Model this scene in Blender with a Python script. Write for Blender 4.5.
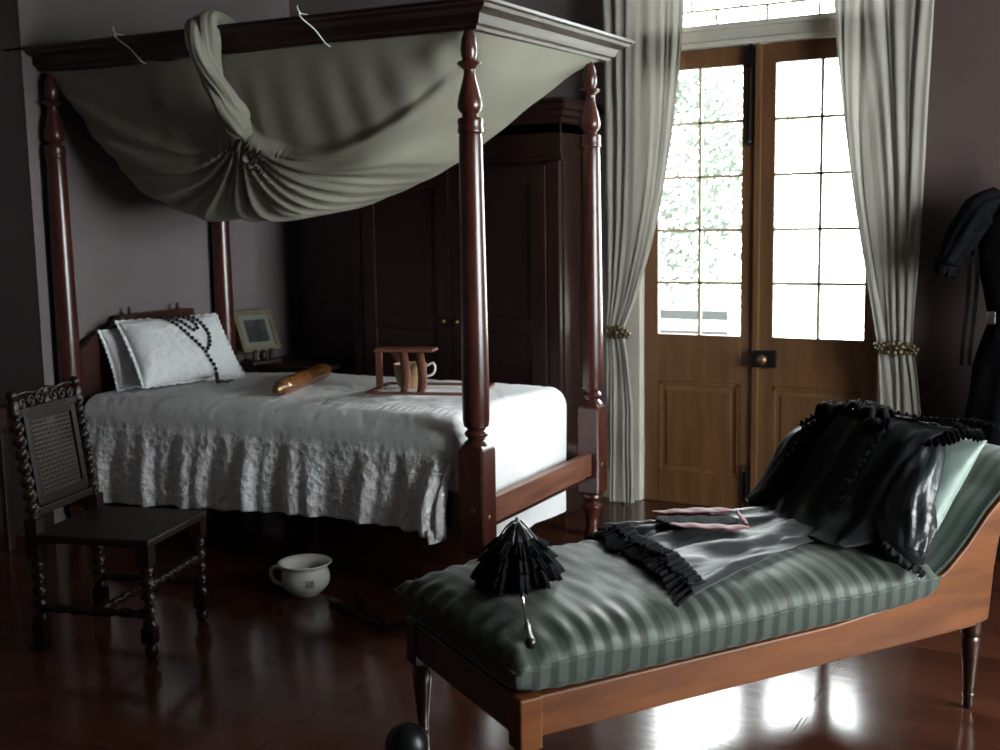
import bpy, math, random
from math import sin, cos, pi, radians, atan2, sqrt, hypot
from mathutils import Vector, Matrix, noise

# ------------------------------------------------------------------ scene, camera, world, exposure
sc = bpy.context.scene
for o in list(bpy.data.objects): bpy.data.objects.remove(o)
COL = sc.collection
cam_d = bpy.data.cameras.new('camera'); cam = bpy.data.objects.new('camera', cam_d); COL.objects.link(cam)
Rv = Vector((0.87732239, 0.47961593, -0.01655263)); Uv = Vector((-0.0490318, 0.1238944, 0.99108328)); Fv = Vector((-0.47739011, 0.86868794, -0.13221176))
Mc = Matrix((Rv, Uv, -Fv)).transposed().to_4x4(); Mc.translation = Vector((0, 0, 1.6)); cam.matrix_world = Mc
cam_d.sensor_width = 36; cam_d.lens = 36 * 1144.18 / 1000; cam_d.clip_start = .05
cam_d.dof.use_dof = True; cam_d.dof.focus_distance = 4.0; cam_d.dof.aperture_fstop = 3.2
sc.camera = cam
W = bpy.data.worlds.new('sky'); sc.world = W; W.use_nodes = True
bgn = W.node_tree.nodes['Background']; bgn.inputs[0].default_value = (.95, .965, 1, 1); bgn.inputs[1].default_value = 22.0
sc.view_settings.view_transform = 'Standard'; sc.view_settings.look = 'None'
sc.view_settings.gamma = 1; sc.view_settings.use_curve_mapping = False; sc.view_settings.exposure = 0.55
sc.cycles.use_denoising = True; sc.cycles.max_bounces = 8; sc.cycles.diffuse_bounces = 4; sc.cycles.transparent_max_bounces = 24
sc.cycles.sample_clamp_indirect = 6

def portal(x, y, z, w, h, rot):
    l = bpy.data.lights.new('window_daylight', 'AREA'); l.shape = 'RECTANGLE'; l.size = w; l.size_y = h
    l.cycles.is_portal = True
    o = bpy.data.objects.new('window_daylight', l); COL.objects.link(o); o.location = (x, y, z); o.rotation_euler = rot

# room extents
XL, XA, XR, YF, YB, ZC = -4.815, -5.5, 2.6, -2.4, 6.03, 3.7

# ------------------------------------------------------------------ mesh helpers
class MB:
    def __init__(s): s.v = []; s.f = []
    def add(s, vs, fs):
        n = len(s.v); s.v += [tuple(v) for v in vs]; s.f += [tuple(i + n for i in f) for f in fs]; return s
    def box(s, x0, x1, y0, y1, z0, z1, M=None):
        vs = [Vector((x, y, z)) for z in (z0, z1) for x, y in ((x0, y0), (x1, y0), (x1, y1), (x0, y1))]
        if M: vs = [M @ v for v in vs]
        return s.add(vs, [(3, 2, 1, 0), (4, 5, 6, 7), (0, 1, 5, 4), (1, 2, 6, 5), (2, 3, 7, 6), (3, 0, 4, 7)])
    def bar(s, a, b, w, h, up=(0, 0, 1)):
        a = Vector(a); b = Vector(b); d = b - a; L = d.length; d.normalize()
        u = Vector(up); sd = d.cross(u).normalized(); u = sd.cross(d).normalized()
        M = Matrix((d, sd, u)).transposed().to_4x4(); M.translation = a
        return s.box(0, L, -w / 2, w / 2, -h / 2, h / 2, M)
    def lathe(s, prof, n=24, M=None, sx=1, sy=1):
        vs = []; k = len(prof)
        for r, z in prof:
            for i in range(n):
                a = 2 * pi * i / n; v = Vector((r * cos(a) * sx, r * sin(a) * sy, z)); vs.append(M @ v if M else v)
        fs = [(j * n + i, j * n + (i + 1) % n, (j + 1) * n + (i + 1) % n, (j + 1) * n + i) for j in range(k - 1) for i in range(n)]
        if prof[0][0] > 1e-5: fs.append(tuple(reversed(range(n))))
        if prof[-1][0] > 1e-5: fs.append(tuple((k - 1) * n + i for i in range(n)))
        return s.add(vs, fs)
    def tube(s, pts, rad, n=10, rf=None, cap=True):
        pts = [Vector(p) for p in pts]; k = len(pts); vs = []; nrm = None
        for j, p in enumerate(pts):
            t = (pts[min(j + 1, k - 1)] - pts[max(j - 1, 0)]).normalized()
            if nrm is None:
                nrm = t.orthogonal().normalized()
            else:
                nrm = (nrm - t * nrm.dot(t)).normalized()
            b = t.cross(nrm); r = rad[j] if isinstance(rad, (list, tuple)) else rad
            for i in range(n):
                a = 2 * pi * i / n; rr = r * (rf(j / (k - 1), a) if rf else 1)
                vs.append(p + nrm * cos(a) * rr + b * sin(a) * rr)
        fs = [(j * n + i, j * n + (i + 1) % n, (j + 1) * n + (i + 1) % n, (j + 1) * n + i) for j in range(k - 1) for i in range(n)]
        if cap: fs += [tuple(reversed(range(n))), tuple((k - 1) * n + i for i in range(n))]
        return s.add(vs, fs)
    def grid(s, fn, nu, nv, closed=False):
        vs = [fn(i / nu, j / nv) for j in range(nv + 1) for i in range(nu + 1)]
        w = nu + 1
        return s.add(vs, [(j * w + i, j * w + i + 1, (j + 1) * w + i + 1, (j + 1) * w + i) for j in range(nv) for i in range(nu)])
    def prism(s, poly, axis, a, b, M=None):
        n = len(poly)
        def mk(p, c):
            v = {'x': (c, p[0], p[1]), 'y': (p[0], c, p[1]), 'z': (p[0], p[1], c)}[axis]; v = Vector(v); return M @ v if M else v
        return s.add([mk(p, a) for p in poly] + [mk(p, b) for p in poly],
                     [tuple(range(n)), tuple(reversed(range(n, 2 * n)))] + [(i, i + n, (i + 1) % n + n, (i + 1) % n) for i in range(n)])
    def ball(s, c, r, n=10, m=7):
        c = Vector(c); r = Vector(r) if not isinstance(r, (int, float)) else Vector((r, r, r))
        pr = [(sin(pi * j / m), -cos(pi * j / m)) for j in range(m + 1)]
        vs = []
        for a, z in pr:
            for i in range(n): vs.append((c.x + r.x * a * cos(2 * pi * i / n), c.y + r.y * a * sin(2 * pi * i / n), c.z + r.z * z))
        return s.add(vs, [(j * n + i, j * n + (i + 1) % n, (j + 1) * n + (i + 1) % n, (j + 1) * n + i) for j in range(m) for i in range(n)])

def obj(name, mb, mat, parent=None, smooth=False, bevel=0, solid=0, sub=0, auto=None):
    me = bpy.data.meshes.new(name); me.from_pydata(mb.v, [], mb.f); me.update()
    import bmesh
    bm = bmesh.new(); bm.from_mesh(me); bmesh.ops.remove_doubles(bm, verts=bm.verts, dist=1e-5)
    bmesh.ops.recalc_face_normals(bm, faces=bm.faces); bm.to_mesh(me); bm.free()
    if mat: me.materials.append(mat)
    o = bpy.data.objects.new(name, me); COL.objects.link(o)
    if parent: o.parent = parent
    if smooth:
        me.polygons.foreach_set('use_smooth', [True] * len(me.polygons))
        if auto:
            me.set_sharp_from_angle(angle=radians(auto))
    if solid:
        m = o.modifiers.new('thick', 'SOLIDIFY'); m.thickness = solid; m.offset = -1
    if bevel:
        m = o.modifiers.new('bev', 'BEVEL'); m.width = bevel; m.segments = 2; m.limit_method = 'ANGLE'
    if sub:
        m = o.modifiers.new('sub', 'SUBSURF'); m.levels = sub; m.render_levels = sub
    return o
def thing(name, label, cat, loc=(0, 0, 0), rz=0, group=None):
    o = bpy.data.objects.new(name, None); COL.objects.link(o); o.location = loc; o.rotation_euler = (0, 0, rz)
    o.empty_display_size = .1
    return tag(o, label, cat, group)
def tag(o, label, cat, group=None):
    o['label'] = label; o['category'] = cat
    if group: o['group'] = group
    return o
def struct(o): o['kind'] = 'structure'; return o
def N(x, y=0, z=0): return noise.noise(Vector((x, y, z)))
def sstep(a, b, x):
    t = max(0, min(1, (x - a) / (b - a))); return t * t * (3 - 2 * t)
def lerp(a, b, t): return a + (b - a) * t
def crv(pts, t):   # smooth interpolation through keyed points [(t, v...)]
    for i in range(len(pts) - 1):
        if t <= pts[i + 1][0] or i == len(pts) - 2:
            a, b = pts[i], pts[i + 1]; k = max(0, min(1, (t - a[0]) / (b[0] - a[0])))
            return [lerp(p, q, k) for p, q in zip(a[1:], b[1:])]
def spline(pts, n):
    P = [Vector(p) for p in pts]; P = [P[0] * 2 - P[1]] + P + [P[-1] * 2 - P[-2]]; out = []
    m = len(P) - 3
    for i in range(n + 1):
        t = i / n * m; k = min(int(t), m - 1); u = t - k; a, b, c, d = P[k:k + 4]
        out.append(.5 * ((2 * b) + (c - a) * u + (2 * a - 5 * b + 4 * c - d) * u * u + (3 * b - a - 3 * c + d) * u ** 3))
    return out

# ------------------------------------------------------------------ materials
def mat(name, col, rough=.5, spec=.5, col2=None, scale=(1, 1, 1), nscale=8, detail=4, bump=0, bscale=40, bstretch=(1, 1, 1), metal=0, sheen=0, trans=0, coat=0, mixr=(.35, .65), coords='Object'):
    m = bpy.data.materials.new(name); m.use_nodes = True; nt = m.node_tree; b = nt.nodes['Principled BSDF']
    b.inputs['Base Color'].default_value = (*col, 1); b.inputs['Roughness'].default_value = rough
    b.inputs['Specular IOR Level'].default_value = spec; b.inputs['Metallic'].default_value = metal
    if sheen: b.inputs['Sheen Weight'].default_value = sheen; b.inputs['Sheen Roughness'].default_value = .4
    if coat: b.inputs['Coat Weight'].default_value = coat; b.inputs['Coat Roughness'].default_value = .15
    tc = nt.nodes.new('ShaderNodeTexCoord')
    if col2:
        mp = nt.nodes.new('ShaderNodeMapping'); mp.inputs['Scale'].default_value = scale; nt.links.new(tc.outputs[coords], mp.inputs[0])
        nz = nt.nodes.new('ShaderNodeTexNoise'); nz.inputs['Scale'].default_value = nscale; nz.inputs['Detail'].default_value = detail
        nt.links.new(mp.outputs[0], nz.inputs[0])
        cr = nt.nodes.new('ShaderNodeValToRGB'); cr.color_ramp.elements[0].position = mixr[0]; cr.color_ramp.elements[1].position = mixr[1]
        cr.color_ramp.elements[0].color = (*col, 1); cr.color_ramp.elements[1].color = (*col2, 1)
        nt.links.new(nz.outputs[0], cr.inputs[0]); nt.links.new(cr.outputs[0], b.inputs['Base Color'])
    if bump:
        mp = nt.nodes.new('ShaderNodeMapping'); mp.inputs['Scale'].default_value = bstretch; nt.links.new(tc.outputs[coords], mp.inputs[0])
        nz = nt.nodes.new('ShaderNodeTexNoise'); nz.inputs['Scale'].default_value = bscale; nz.inputs['Detail'].default_value = 3
        nt.links.new(mp.outputs[0], nz.inputs[0]); bp = nt.nodes.new('ShaderNodeBump'); bp.inputs['Strength'].default_value = 1; bp.inputs['Distance'].default_value = bump
        nt.links.new(nz.outputs[0], bp.inputs['Height']); nt.links.new(bp.outputs[0], b.inputs['Normal'])
    if trans:
        t = nt.nodes.new('ShaderNodeBsdfTranslucent'); t.inputs[0].default_value = (*col, 1); mx = nt.nodes.new('ShaderNodeMixShader'); mx.inputs[0].default_value = trans
        nt.links.new(b.outputs[0], mx.inputs[1]); nt.links.new(t.outputs[0], mx.inputs[2]); nt.links.new(mx.outputs[0], nt.nodes['Material Output'].inputs[0])
    return m
M_post = mat('mahogany', (0.03506, 0.00765, 0.0051), .28, .5, (0.06375, 0.0153, 0.009562), (1, 1, .12), 30, bump=.0004, bscale=60, bstretch=(1, 1, .15), coat=.25)
M_tester = mat('dark_mahogany', (0.014, 0.00448, 0.00336), .42, .35, (0.028, 0.00784, 0.00504), (.1, 1, 1), 24)
M_ward = mat('wardrobe_wood', (0.0108, 0.0036, 0.0024), .4, .4, (0.024, 0.0078, 0.0054), (1, 1, .1), 22)
M_head = mat('headboard_wood', (0.021, 0.007, 0.0049), .4, .4, (0.042, 0.0126, 0.0077), (1, .12, 1), 22)
M_rail = mat('footrail_wood', (0.108, 0.0405, 0.0252), .38, .5, (0.198, 0.081, 0.0495), (1, .1, 1), 26)
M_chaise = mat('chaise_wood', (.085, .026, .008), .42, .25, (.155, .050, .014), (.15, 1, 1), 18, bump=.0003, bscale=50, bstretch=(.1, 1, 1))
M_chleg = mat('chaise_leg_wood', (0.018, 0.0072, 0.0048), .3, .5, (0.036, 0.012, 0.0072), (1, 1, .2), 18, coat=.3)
M_chair = mat('chair_oak', (0.00504, 0.00252, 0.00168), .34, .25, (0.01092, 0.00504, 0.00336), (1, 1, .2), 20, coat=0)
M_chairm = mat('chair_oak_dull', (0.0048, 0.0024, 0.0018), .5, .2, (0.0096, 0.0048, 0.003), (1, 1, .2), 20)
M_cane = mat('cane', (0.0252, 0.01428, 0.0084), .45, .5, (0.0147, 0.00756, 0.00504), nscale=60)
M_door = mat('door_cedar', (0.1001, 0.04417, 0.01649), .42, .4, (0.1472, 0.07068, 0.02945), (1, 1, .08), 20, bump=.0004, bscale=60, bstretch=(1, 1, .06))
M_doorp = mat('door_panel_cedar', (0.124, 0.0589, 0.0217), .42, .4, (0.1798, 0.0899, 0.0372), (1, 1, .08), 14)
M_white = mat('cream_paint', (0.465, 0.435, 0.375), .5, .4, (0.42, 0.39, 0.3375), nscale=5)
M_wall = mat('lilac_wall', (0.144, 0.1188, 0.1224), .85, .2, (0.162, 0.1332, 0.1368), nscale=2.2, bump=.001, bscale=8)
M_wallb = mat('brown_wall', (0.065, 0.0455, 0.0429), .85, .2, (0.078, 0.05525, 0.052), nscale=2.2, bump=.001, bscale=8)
M_ceil = mat('ceiling_paint', (0.112, 0.1015, 0.0945), .9, .2)
M_base = mat('baseboard_paint', (.30, .28, .22), .6, .3)
M_lead = mat('lead_came', (.42, .36, .24), .5, .5)
M_black = mat('black_iron', (.012, .012, .013), .35, .5, metal=.6)
M_brass = mat('old_brass', (.32, .22, .10), .35, .5, (.20, .13, .06), nscale=30, metal=.9)
M_tie = mat('bronze_tieback', (.16, .12, .07), .42, .5, (.07, .05, .03), nscale=30, metal=.7)
M_curt = mat('linen_curtain', (0.265, 0.2477, 0.2189), .9, .1, (0.2995, 0.2822, 0.2477), (1, 1, .1), 60, bump=.0006, bscale=300, trans=.13)
M_muslin = mat('muslin', (0.265, 0.2534, 0.2016), .9, .1, (0.2938, 0.2822, 0.2304), nscale=3, bump=.0006, bscale=260, trans=.2)
M_cover = mat('white_coverlet', (.78, .78, .80), .9, .15, bump=0)
M_sheet = mat('white_sheet', (.8, .8, .8), .85, .15, bump=.001, bscale=30)
M_pill = mat('white_pillow_cotton', (.78, .79, .82), .9, .15, bump=.010, bscale=28)
M_matt = mat('mattress_ticking', (.4, .38, .35), .9, .1)
M_satin = mat('black_satin', (0.0072, 0.0072, 0.0088), .34, .45, (0.0128, 0.016, 0.02), nscale=9, bump=.007, bscale=20, bstretch=(.8, 1.3, .45), sheen=.05)
M_dark = mat('dull_black_wool', (.003, .003, .0035), .9, .04, (.006, .006, .007), nscale=30)
M_bod = mat('black_crepe', (.007, .007, .008), .6, .25, (.014, .014, .016), nscale=9, bump=.005, bscale=26, bstretch=(.5, 1.4, .4))
M_grey = mat('grey_taffeta', (0.0216, 0.02256, 0.02592), .5, .2, (0.036, 0.03744, 0.04224), nscale=7, bump=.006, bscale=11, bstretch=(.35, 1.4, 1), sheen=.05)
M_lace = mat('black_lace', (.006, .006, .007), .85, .08, (.010, .010, .011), nscale=70, bump=.004, bscale=90)
M_pink = mat('red_embroidered_trim', (.20, .035, .05), .6, .3, (.10, .008, .015), nscale=60, bump=.003, bscale=90)
M_rose = mat('dusty_pink_silk', (.22, .07, .085), .6, .3)
M_pale = mat('pale_green_silk', (.17, .225, .20), .45, .4, (.21, .27, .245), nscale=9, bump=.003, bscale=22, sheen=.3)
M_bead = mat('black_beads', (.012, .009, .009), .3, .5)
M_pin = mat('polished_oak', (0.144, 0.054, 0.01575), .22, .6, (0.189, 0.0765, 0.02475), (1, .15, 1), 24, coat=.4)
M_stand = mat('stand_wood', (0.1013, 0.03375, 0.02363), .32, .5, (0.162, 0.06075, 0.0405), (1, 1, .2), 20, coat=.3)
M_pailw = mat('pail_wood', (0.238, 0.133, 0.056), .45, .4, (0.294, 0.175, 0.084), (1, 1, .15), 20)
M_china = mat('white_china', (0.576, 0.56, 0.512), .14, .6, coat=.5)
M_chinaB = mat('faded_flowers', (.33, .30, .26), .2, .5, (.2, .2, .14), nscale=70, coat=.4)
M_frame = mat('gilt_frame', (0.1125, 0.0825, 0.045), .5, .5, (0.15, 0.1125, 0.0675), nscale=22)
M_matb = mat('grey_mount', (.15, .155, .13), .7, .3)
M_photo = mat('old_photograph', (.015, .017, .018), .3, .5, (.06, .06, .06), nscale=14)
M_chrome = mat('polished_metal', (.6, .6, .62), .15, .5, metal=1)
M_rail_w = mat('veranda_shaded_white_paint', (.045, .052, .05), .6, .3)  # white paint darkened: shade of an unmodelled veranda roof is put into the colour
M_deck = mat('veranda_boards', (.3, .29, .27), .7, .3)
M_gras = mat('pale_gravel', (.34, .35, .31), .9, .2, (.40, .40, .36), nscale=3)
M_leaf = mat('tree_leaves', (.062, .075, .062), .8, .1, (.09, .105, .088), nscale=2, trans=.3)
M_braid = mat('braid', (.035, .042, .036), .8, .1)
M_bark = mat('bark', (.1, .07, .05), .9, .2, (.14, .1, .08), nscale=12)

def glass_mat():
    m = bpy.data.materials.new('window_glass'); m.use_nodes = True; nt = m.node_tree; nt.nodes.remove(nt.nodes['Principled BSDF'])
    t = nt.nodes.new('ShaderNodeBsdfTransparent'); t.inputs[0].default_value = (.93, .96, .94, 1); g = nt.nodes.new('ShaderNodeBsdfGlossy'); g.inputs['Roughness'].default_value = .03
    fr = nt.nodes.new('ShaderNodeFresnel'); fr.inputs[0].default_value = 1.3; mx = nt.nodes.new('ShaderNodeMixShader')
    nt.links.new(fr.outputs[0], mx.inputs[0]); nt.links.new(t.outputs[0], mx.inputs[1]); nt.links.new(g.outputs[0], mx.inputs[2]); nt.links.new(mx.outputs[0], nt.nodes['Material Output'].inputs[0])
    return m
M_glass = glass_mat()
def floor_mat():
    m = bpy.data.materials.new('polished_boards'); m.use_nodes = True; nt = m.node_tree; b = nt.nodes['Principled BSDF']; L = nt.links.new
    tc = nt.nodes.new('ShaderNodeTexCoord'); mp = nt.nodes.new('ShaderNodeMapping'); mp.inputs['Scale'].default_value = (.7, 7.6, 1); L(tc.outputs['Object'], mp.inputs[0])
    br = nt.nodes.new('ShaderNodeTexBrick'); br.inputs['Scale'].default_value = 1; br.inputs['Mortar Size'].default_value = .006; br.inputs['Mortar Smooth'].default_value = .4
    br.inputs['Color1'].default_value = (.050, .015, .008, 1); br.inputs['Color2'].default_value = (.095, .030, .016, 1); br.inputs['Mortar'].default_value = (.03, .01, .007, 1)
    br.inputs['Brick Width'].default_value = 1.6; br.inputs['Row Height'].default_value = 1; br.offset = .37; L(mp.outputs[0], br.inputs[0])
    m2 = nt.nodes.new('ShaderNodeMapping'); m2.inputs['Scale'].default_value = (2, 40, 1); L(tc.outputs['Object'], m2.inputs[0])
    nz = nt.nodes.new('ShaderNodeTexNoise'); nz.inputs['Scale'].default_value = 1.2; nz.inputs['Detail'].default_value = 5; L(m2.outputs[0], nz.inputs[0])
    mx = nt.nodes.new('ShaderNodeMixRGB'); mx.blend_type = 'MULTIPLY'; mx.inputs[0].default_value = .6; L(br.outputs[0], mx.inputs[1]); L(nz.outputs[0], mx.inputs[2]); L(mx.outputs[0], b.inputs['Base Color'])
    b.inputs['Roughness'].default_value = .2; b.inputs['Specular IOR Level'].default_value = .5
    mr = nt.nodes.new('ShaderNodeMapRange'); mr.inputs['To Min'].default_value = .1; mr.inputs['To Max'].default_value = .22; L(nz.outputs[0], mr.inputs[0]); L(mr.outputs[0], b.inputs['Roughness'])
    ad = nt.nodes.new('ShaderNodeMath'); ad.operation = 'MULTIPLY_ADD'; ad.inputs[1].default_value = .25; L(nz.outputs[0], ad.inputs[0])
    inv = nt.nodes.new('ShaderNodeMath'); inv.operation = 'SUBTRACT'; inv.inputs[0].default_value = 1; L(br.outputs['Fac'], inv.inputs[1]); L(inv.outputs[0], ad.inputs[2])
    bp = nt.nodes.new('ShaderNodeBump'); bp.inputs['Strength'].default_value = .6; bp.inputs['Distance'].default_value = .0012; L(ad.outputs[0], bp.inputs['Height']); L(bp.outputs[0], b.inputs['Normal'])
    return m
M_floor = floor_mat()
def stripe_mat(name, dark, light, period, axis=0, wr=.0025):
    m = bpy.data.materials.new(name); m.use_nodes = True; nt = m.node_tree; b = nt.nodes['Principled BSDF']; L = nt.links.new
    tc = nt.nodes.new('ShaderNodeTexCoord'); sx = nt.nodes.new('ShaderNodeSeparateXYZ'); L(tc.outputs['Object'], sx.inputs[0])
    nz0 = nt.nodes.new('ShaderNodeTexNoise'); nz0.inputs['Scale'].default_value = 3; L(tc.outputs['Object'], nz0.inputs[0])
    wob = nt.nodes.new('ShaderNodeMath'); wob.operation = 'MULTIPLY_ADD'; wob.inputs[1].default_value = .03; L(nz0.outputs[0], wob.inputs[0]); L(sx.outputs[axis], wob.inputs[2])
    mu = nt.nodes.new('ShaderNodeMath'); mu.operation = 'MULTIPLY'; mu.inputs[1].default_value = 2 * pi / period; L(wob.outputs[0], mu.inputs[0])
    sn = nt.nodes.new('ShaderNodeMath'); sn.operation = 'SINE'; L(mu.outputs[0], sn.inputs[0]); rm = nt.nodes.new('ShaderNodeMapRange'); rm.inputs['From Min'].default_value = -1; L(sn.outputs[0], rm.inputs[0])
    cr = nt.nodes.new('ShaderNodeValToRGB'); L(rm.outputs[0], cr.inputs[0]); e = cr.color_ramp.elements
    e[0].position = .36; e[0].color = (*dark, 1); e[1].position = .50; e[1].color = (*light, 1)
    L(cr.outputs[0], b.inputs['Base Color']); b.inputs['Sheen Weight'].default_value = .1; b.inputs['Specular IOR Level'].default_value = .28
    mr = nt.nodes.new('ShaderNodeMapRange'); mr.inputs['From Min'].default_value = -1; mr.inputs['To Min'].default_value = .6; mr.inputs['To Max'].default_value = .5; L(sn.outputs[0], mr.inputs[0]); L(mr.outputs[0], b.inputs['Roughness'])
    nz = nt.nodes.new('ShaderNodeTexNoise'); nz.inputs['Scale'].default_value = 12; nz.inputs['Detail'].default_value = 4; L(tc.outputs['Object'], nz.inputs[0])
    bp = nt.nodes.new('ShaderNodeBump'); bp.inputs['Strength'].default_value = 1; bp.inputs['Distance'].default_value = wr; L(nz.outputs[0], bp.inputs['Height']); L(bp.outputs[0], b.inputs['Normal'])
    return m
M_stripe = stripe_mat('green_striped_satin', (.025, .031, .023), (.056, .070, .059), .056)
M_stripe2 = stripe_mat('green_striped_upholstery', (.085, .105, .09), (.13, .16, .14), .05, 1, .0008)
def cover_mat():
    m = M_cover; nt = m.node_tree; b = nt.nodes['Principled BSDF']; L = nt.links.new
    tc = [n for n in nt.nodes if n.type == 'TEX_COORD'][0]
    v = nt.nodes.new('ShaderNodeTexVoronoi'); v.inputs['Scale'].default_value = 26; L(tc.outputs['Object'], v.inputs[0])
    nz = nt.nodes.new('ShaderNodeTexNoise'); nz.inputs['Scale'].default_value = 34; nz.inputs['Detail'].default_value = 4; nz.inputs['Distortion'].default_value = 1.2; L(tc.outputs['Object'], nz.inputs[0])
    ad = nt.nodes.new('ShaderNodeMath'); ad.operation = 'ADD'; L(v.outputs[0], ad.inputs[0]); L(nz.outputs[0], ad.inputs[1])
    bp = nt.nodes.new('ShaderNodeBump'); bp.inputs['Strength'].default_value = 1; bp.inputs['Distance'].default_value = .013
    sx = nt.nodes.new('ShaderNodeSeparateXYZ'); L(tc.outputs['Object'], sx.inputs[0])
    mz = nt.nodes.new('ShaderNodeMapRange'); mz.inputs['From Min'].default_value = .60; mz.inputs['From Max'].default_value = .66; mz.inputs['To Min'].default_value = 1; mz.inputs['To Max'].default_value = .16; L(sx.outputs[2], mz.inputs[0])
    my = nt.nodes.new('ShaderNodeMapRange'); my.inputs['From Min'].default_value = 4.06; my.inputs['From Max'].default_value = 4.12; my.inputs['To Min'].default_value = 1; my.inputs['To Max'].default_value = .16; L(sx.outputs[1], my.inputs[0])
    mm = nt.nodes.new('ShaderNodeMath'); mm.operation = 'MULTIPLY'; L(mz.outputs[0], mm.inputs[0]); L(my.outputs[0], mm.inputs[1]); L(mm.outputs[0], bp.inputs['Strength']); L(ad.outputs[0], bp.inputs['Height']); L(bp.outputs[0], b.inputs['Normal'])
cover_mat()

# ------------------------------------------------------------------ room
def s_box(name, *a, m=M_wall, bevel=0): return struct(obj(name, MB().box(*a), m, bevel=bevel))
s_box('floor', XA - .3, XR + .3, YF - .3, YB + .2, -.1, 0, m=M_floor)
s_box('ceiling', XA - .3, XR + .3, YF - .3, YB + .2, ZC, ZC + .1, m=M_ceil)
DX, DW = -1.745, .735                 # door centre, half width of the opening inside the casing
mb = MB().box(XL - .3, -2.42, YB, YB + .2, 0, ZC); struct(obj('wall_back', mb, M_wall))
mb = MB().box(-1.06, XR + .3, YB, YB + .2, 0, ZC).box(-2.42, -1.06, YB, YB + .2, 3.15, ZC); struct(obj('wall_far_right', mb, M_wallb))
mb = MB().box(XL - .2, XL, 3.93, YB + .2, 0, ZC).box(XA, XL - .2, 3.93, 4.05, 0, ZC).box(XA - .2, XA, YF, 4.05, 0, ZC); struct(obj('wall_left', mb, M_wall))
mb = MB()
WZ0, WZ1 = .6, 2.7
wins = ((2.3, 5.1),)
mb.box(XR, XR + .2, YF, wins[0][0], 0, ZC).box(XR, XR + .2, wins[0][1], YB, 0, ZC)
for a, b_ in wins: mb.box(XR, XR + .2, a, b_, 0, WZ0).box(XR, XR + .2, a, b_, WZ1, ZC)
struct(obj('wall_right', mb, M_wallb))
s_box('wall_front', XA - .2, XR + .2, YF - .2, YF, 0, ZC)
for k, (a, b_) in enumerate(wins):
    mb = MB()
    for y in (a + .04, (a + b_) / 2, b_ - .04): mb.box(XR + .05, XR + .11, y - .035, y + .035, WZ0, WZ1)
    for z in (WZ0 + .04, (WZ0 + WZ1) / 2, WZ1 - .04): mb.box(XR + .05, XR + .11, a, b_, z - .035, z + .035)
    w = struct(obj('window_%d' % (k + 1), mb, M_white)); obj('pane', MB().box(XR + .075, XR + .08, a, b_, WZ0, WZ1), M_glass, w)
    portal(XR + .19, (a + b_) / 2, (WZ0 + WZ1) / 2, b_ - a, WZ1 - WZ0, (0, -pi / 2, pi) if 0 else (0, pi / 2, 0))
s_box('baseboard_left', XL, XL + .02, 4.05, YB, 0, .16, m=M_base)
s_box('baseboard_alcove', XA, XA + .02, YF, 3.93, 0, .14, m=M_base)
s_box('baseboard_back', XL, -2.5, YB - .02, YB, 0, .16, m=M_base)
s_box('baseboard_far_right', -.96, XR, YB - .02, YB, 0, .16, m=M_base)
s_box('trim_1', XL - .004, XL + .018, 3.93, 3.99, 0, ZC, m=M_wall)

# french doors -------------------------------------------------------
DL, DR = -2.392, -1.098; DT = 2.497
mb = MB().box(DL - .10, DL, YB - .035, YB + .12, 0, 3.2).box(DR, DR + .10, YB - .035, YB + .12, 0, 3.2)
mb.box(DL, DR, YB - .02, YB + .12, DT + .004, 2.605).box(DL, DR, YB - .045, YB - .02, 2.585, 2.615).box(DL, DR, YB - .035, YB - .02, 2.50, 2.53)
struct(obj('trim_2', mb.box(DL - .1, DR + .1, YB - .035, YB + .12, 3.12, 3.22), M_white, bevel=.006))
mb = MB()   # transom light with staggered leads
for k, z in enumerate((2.70, 2.80, 2.90, 3.0)): mb.box(DL, DR, YB + .028, YB + .046, z - .006, z + .006)
for r in range(5):
    z0, z1 = 2.6 + r * .1, 2.7 + r * .1
    for c in range(5):
        x = DL + .14 + c * .27 + (.13 if r % 2 else 0)
        if x < DR - .03: mb.box(x - .006, x + .006, YB + .028, YB + .046, z0, min(z1, 3.12))
w = struct(obj('window_3', mb, M_lead)); obj('pane', MB().box(DL, DR, YB + .034, YB + .038, 2.605, 3.12), M_glass, w)
portal(DX, YB + .19, 2.86, 1.29, .52, (-pi / 2, 0, 0))

def door_leaf(idx, x0, x1, xs0, xs1):
    # x0..x1 leaf, xs0..xs1 glazed width
    g0, g1 = .965, 2.40; y0, y1 = YB + .02, YB + .065; mb = MB()
    mb.box(x0, xs0, y0, y1, .001, DT).box(xs1, x1, y0, y1, .001, DT)
    mb.box(xs0, xs1, y0, y1, g1, DT).box(xs0, xs1, y0, y1, .70, g0).box(xs0, xs1, y0, y1, .001, .17)
    d = struct(obj('door_%d' % idx, mb, M_door, bevel=.004))
    p = MB().box(xs0, xs1, y0 + .012, y1 - .01, .17, .70)
    obj('panel', p, M_doorp, d)
    pr = MB()
    for (a, b_, c, e) in ((xs0, xs1, .17, .19), (xs0, xs1, .68, .70), (xs0, xs0 + .02, .17, .70), (xs1 - .02, xs1, .17, .70)): pr.box(a, b_, y0 + .002, y0 + .014, c, e)
    pr.box(xs0 + .05, xs1 - .05, y0 + .006, y0 + .014, .22, .65)
    obj('panel_moulding', pr, M_door, d, bevel=.003)
    mt = MB(); xm = (xs0 + xs1) / 2; t = .008
    mt.box(xm - t, xm + t, y0 + .012, y1 - .012, g0, g1)
    for k in range(1, 5): z = lerp(g0, g1, k / 5); mt.box(xs0, xs1, y0 + .012, y1 - .012, z - t, z + t)
    obj('glazing_bars', mt, M_lead, d)
    obj('glass', MB().box(xs0, xs1, y0 + .020, y0 + .024, g0, g1), M_glass, d)
    return d
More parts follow.
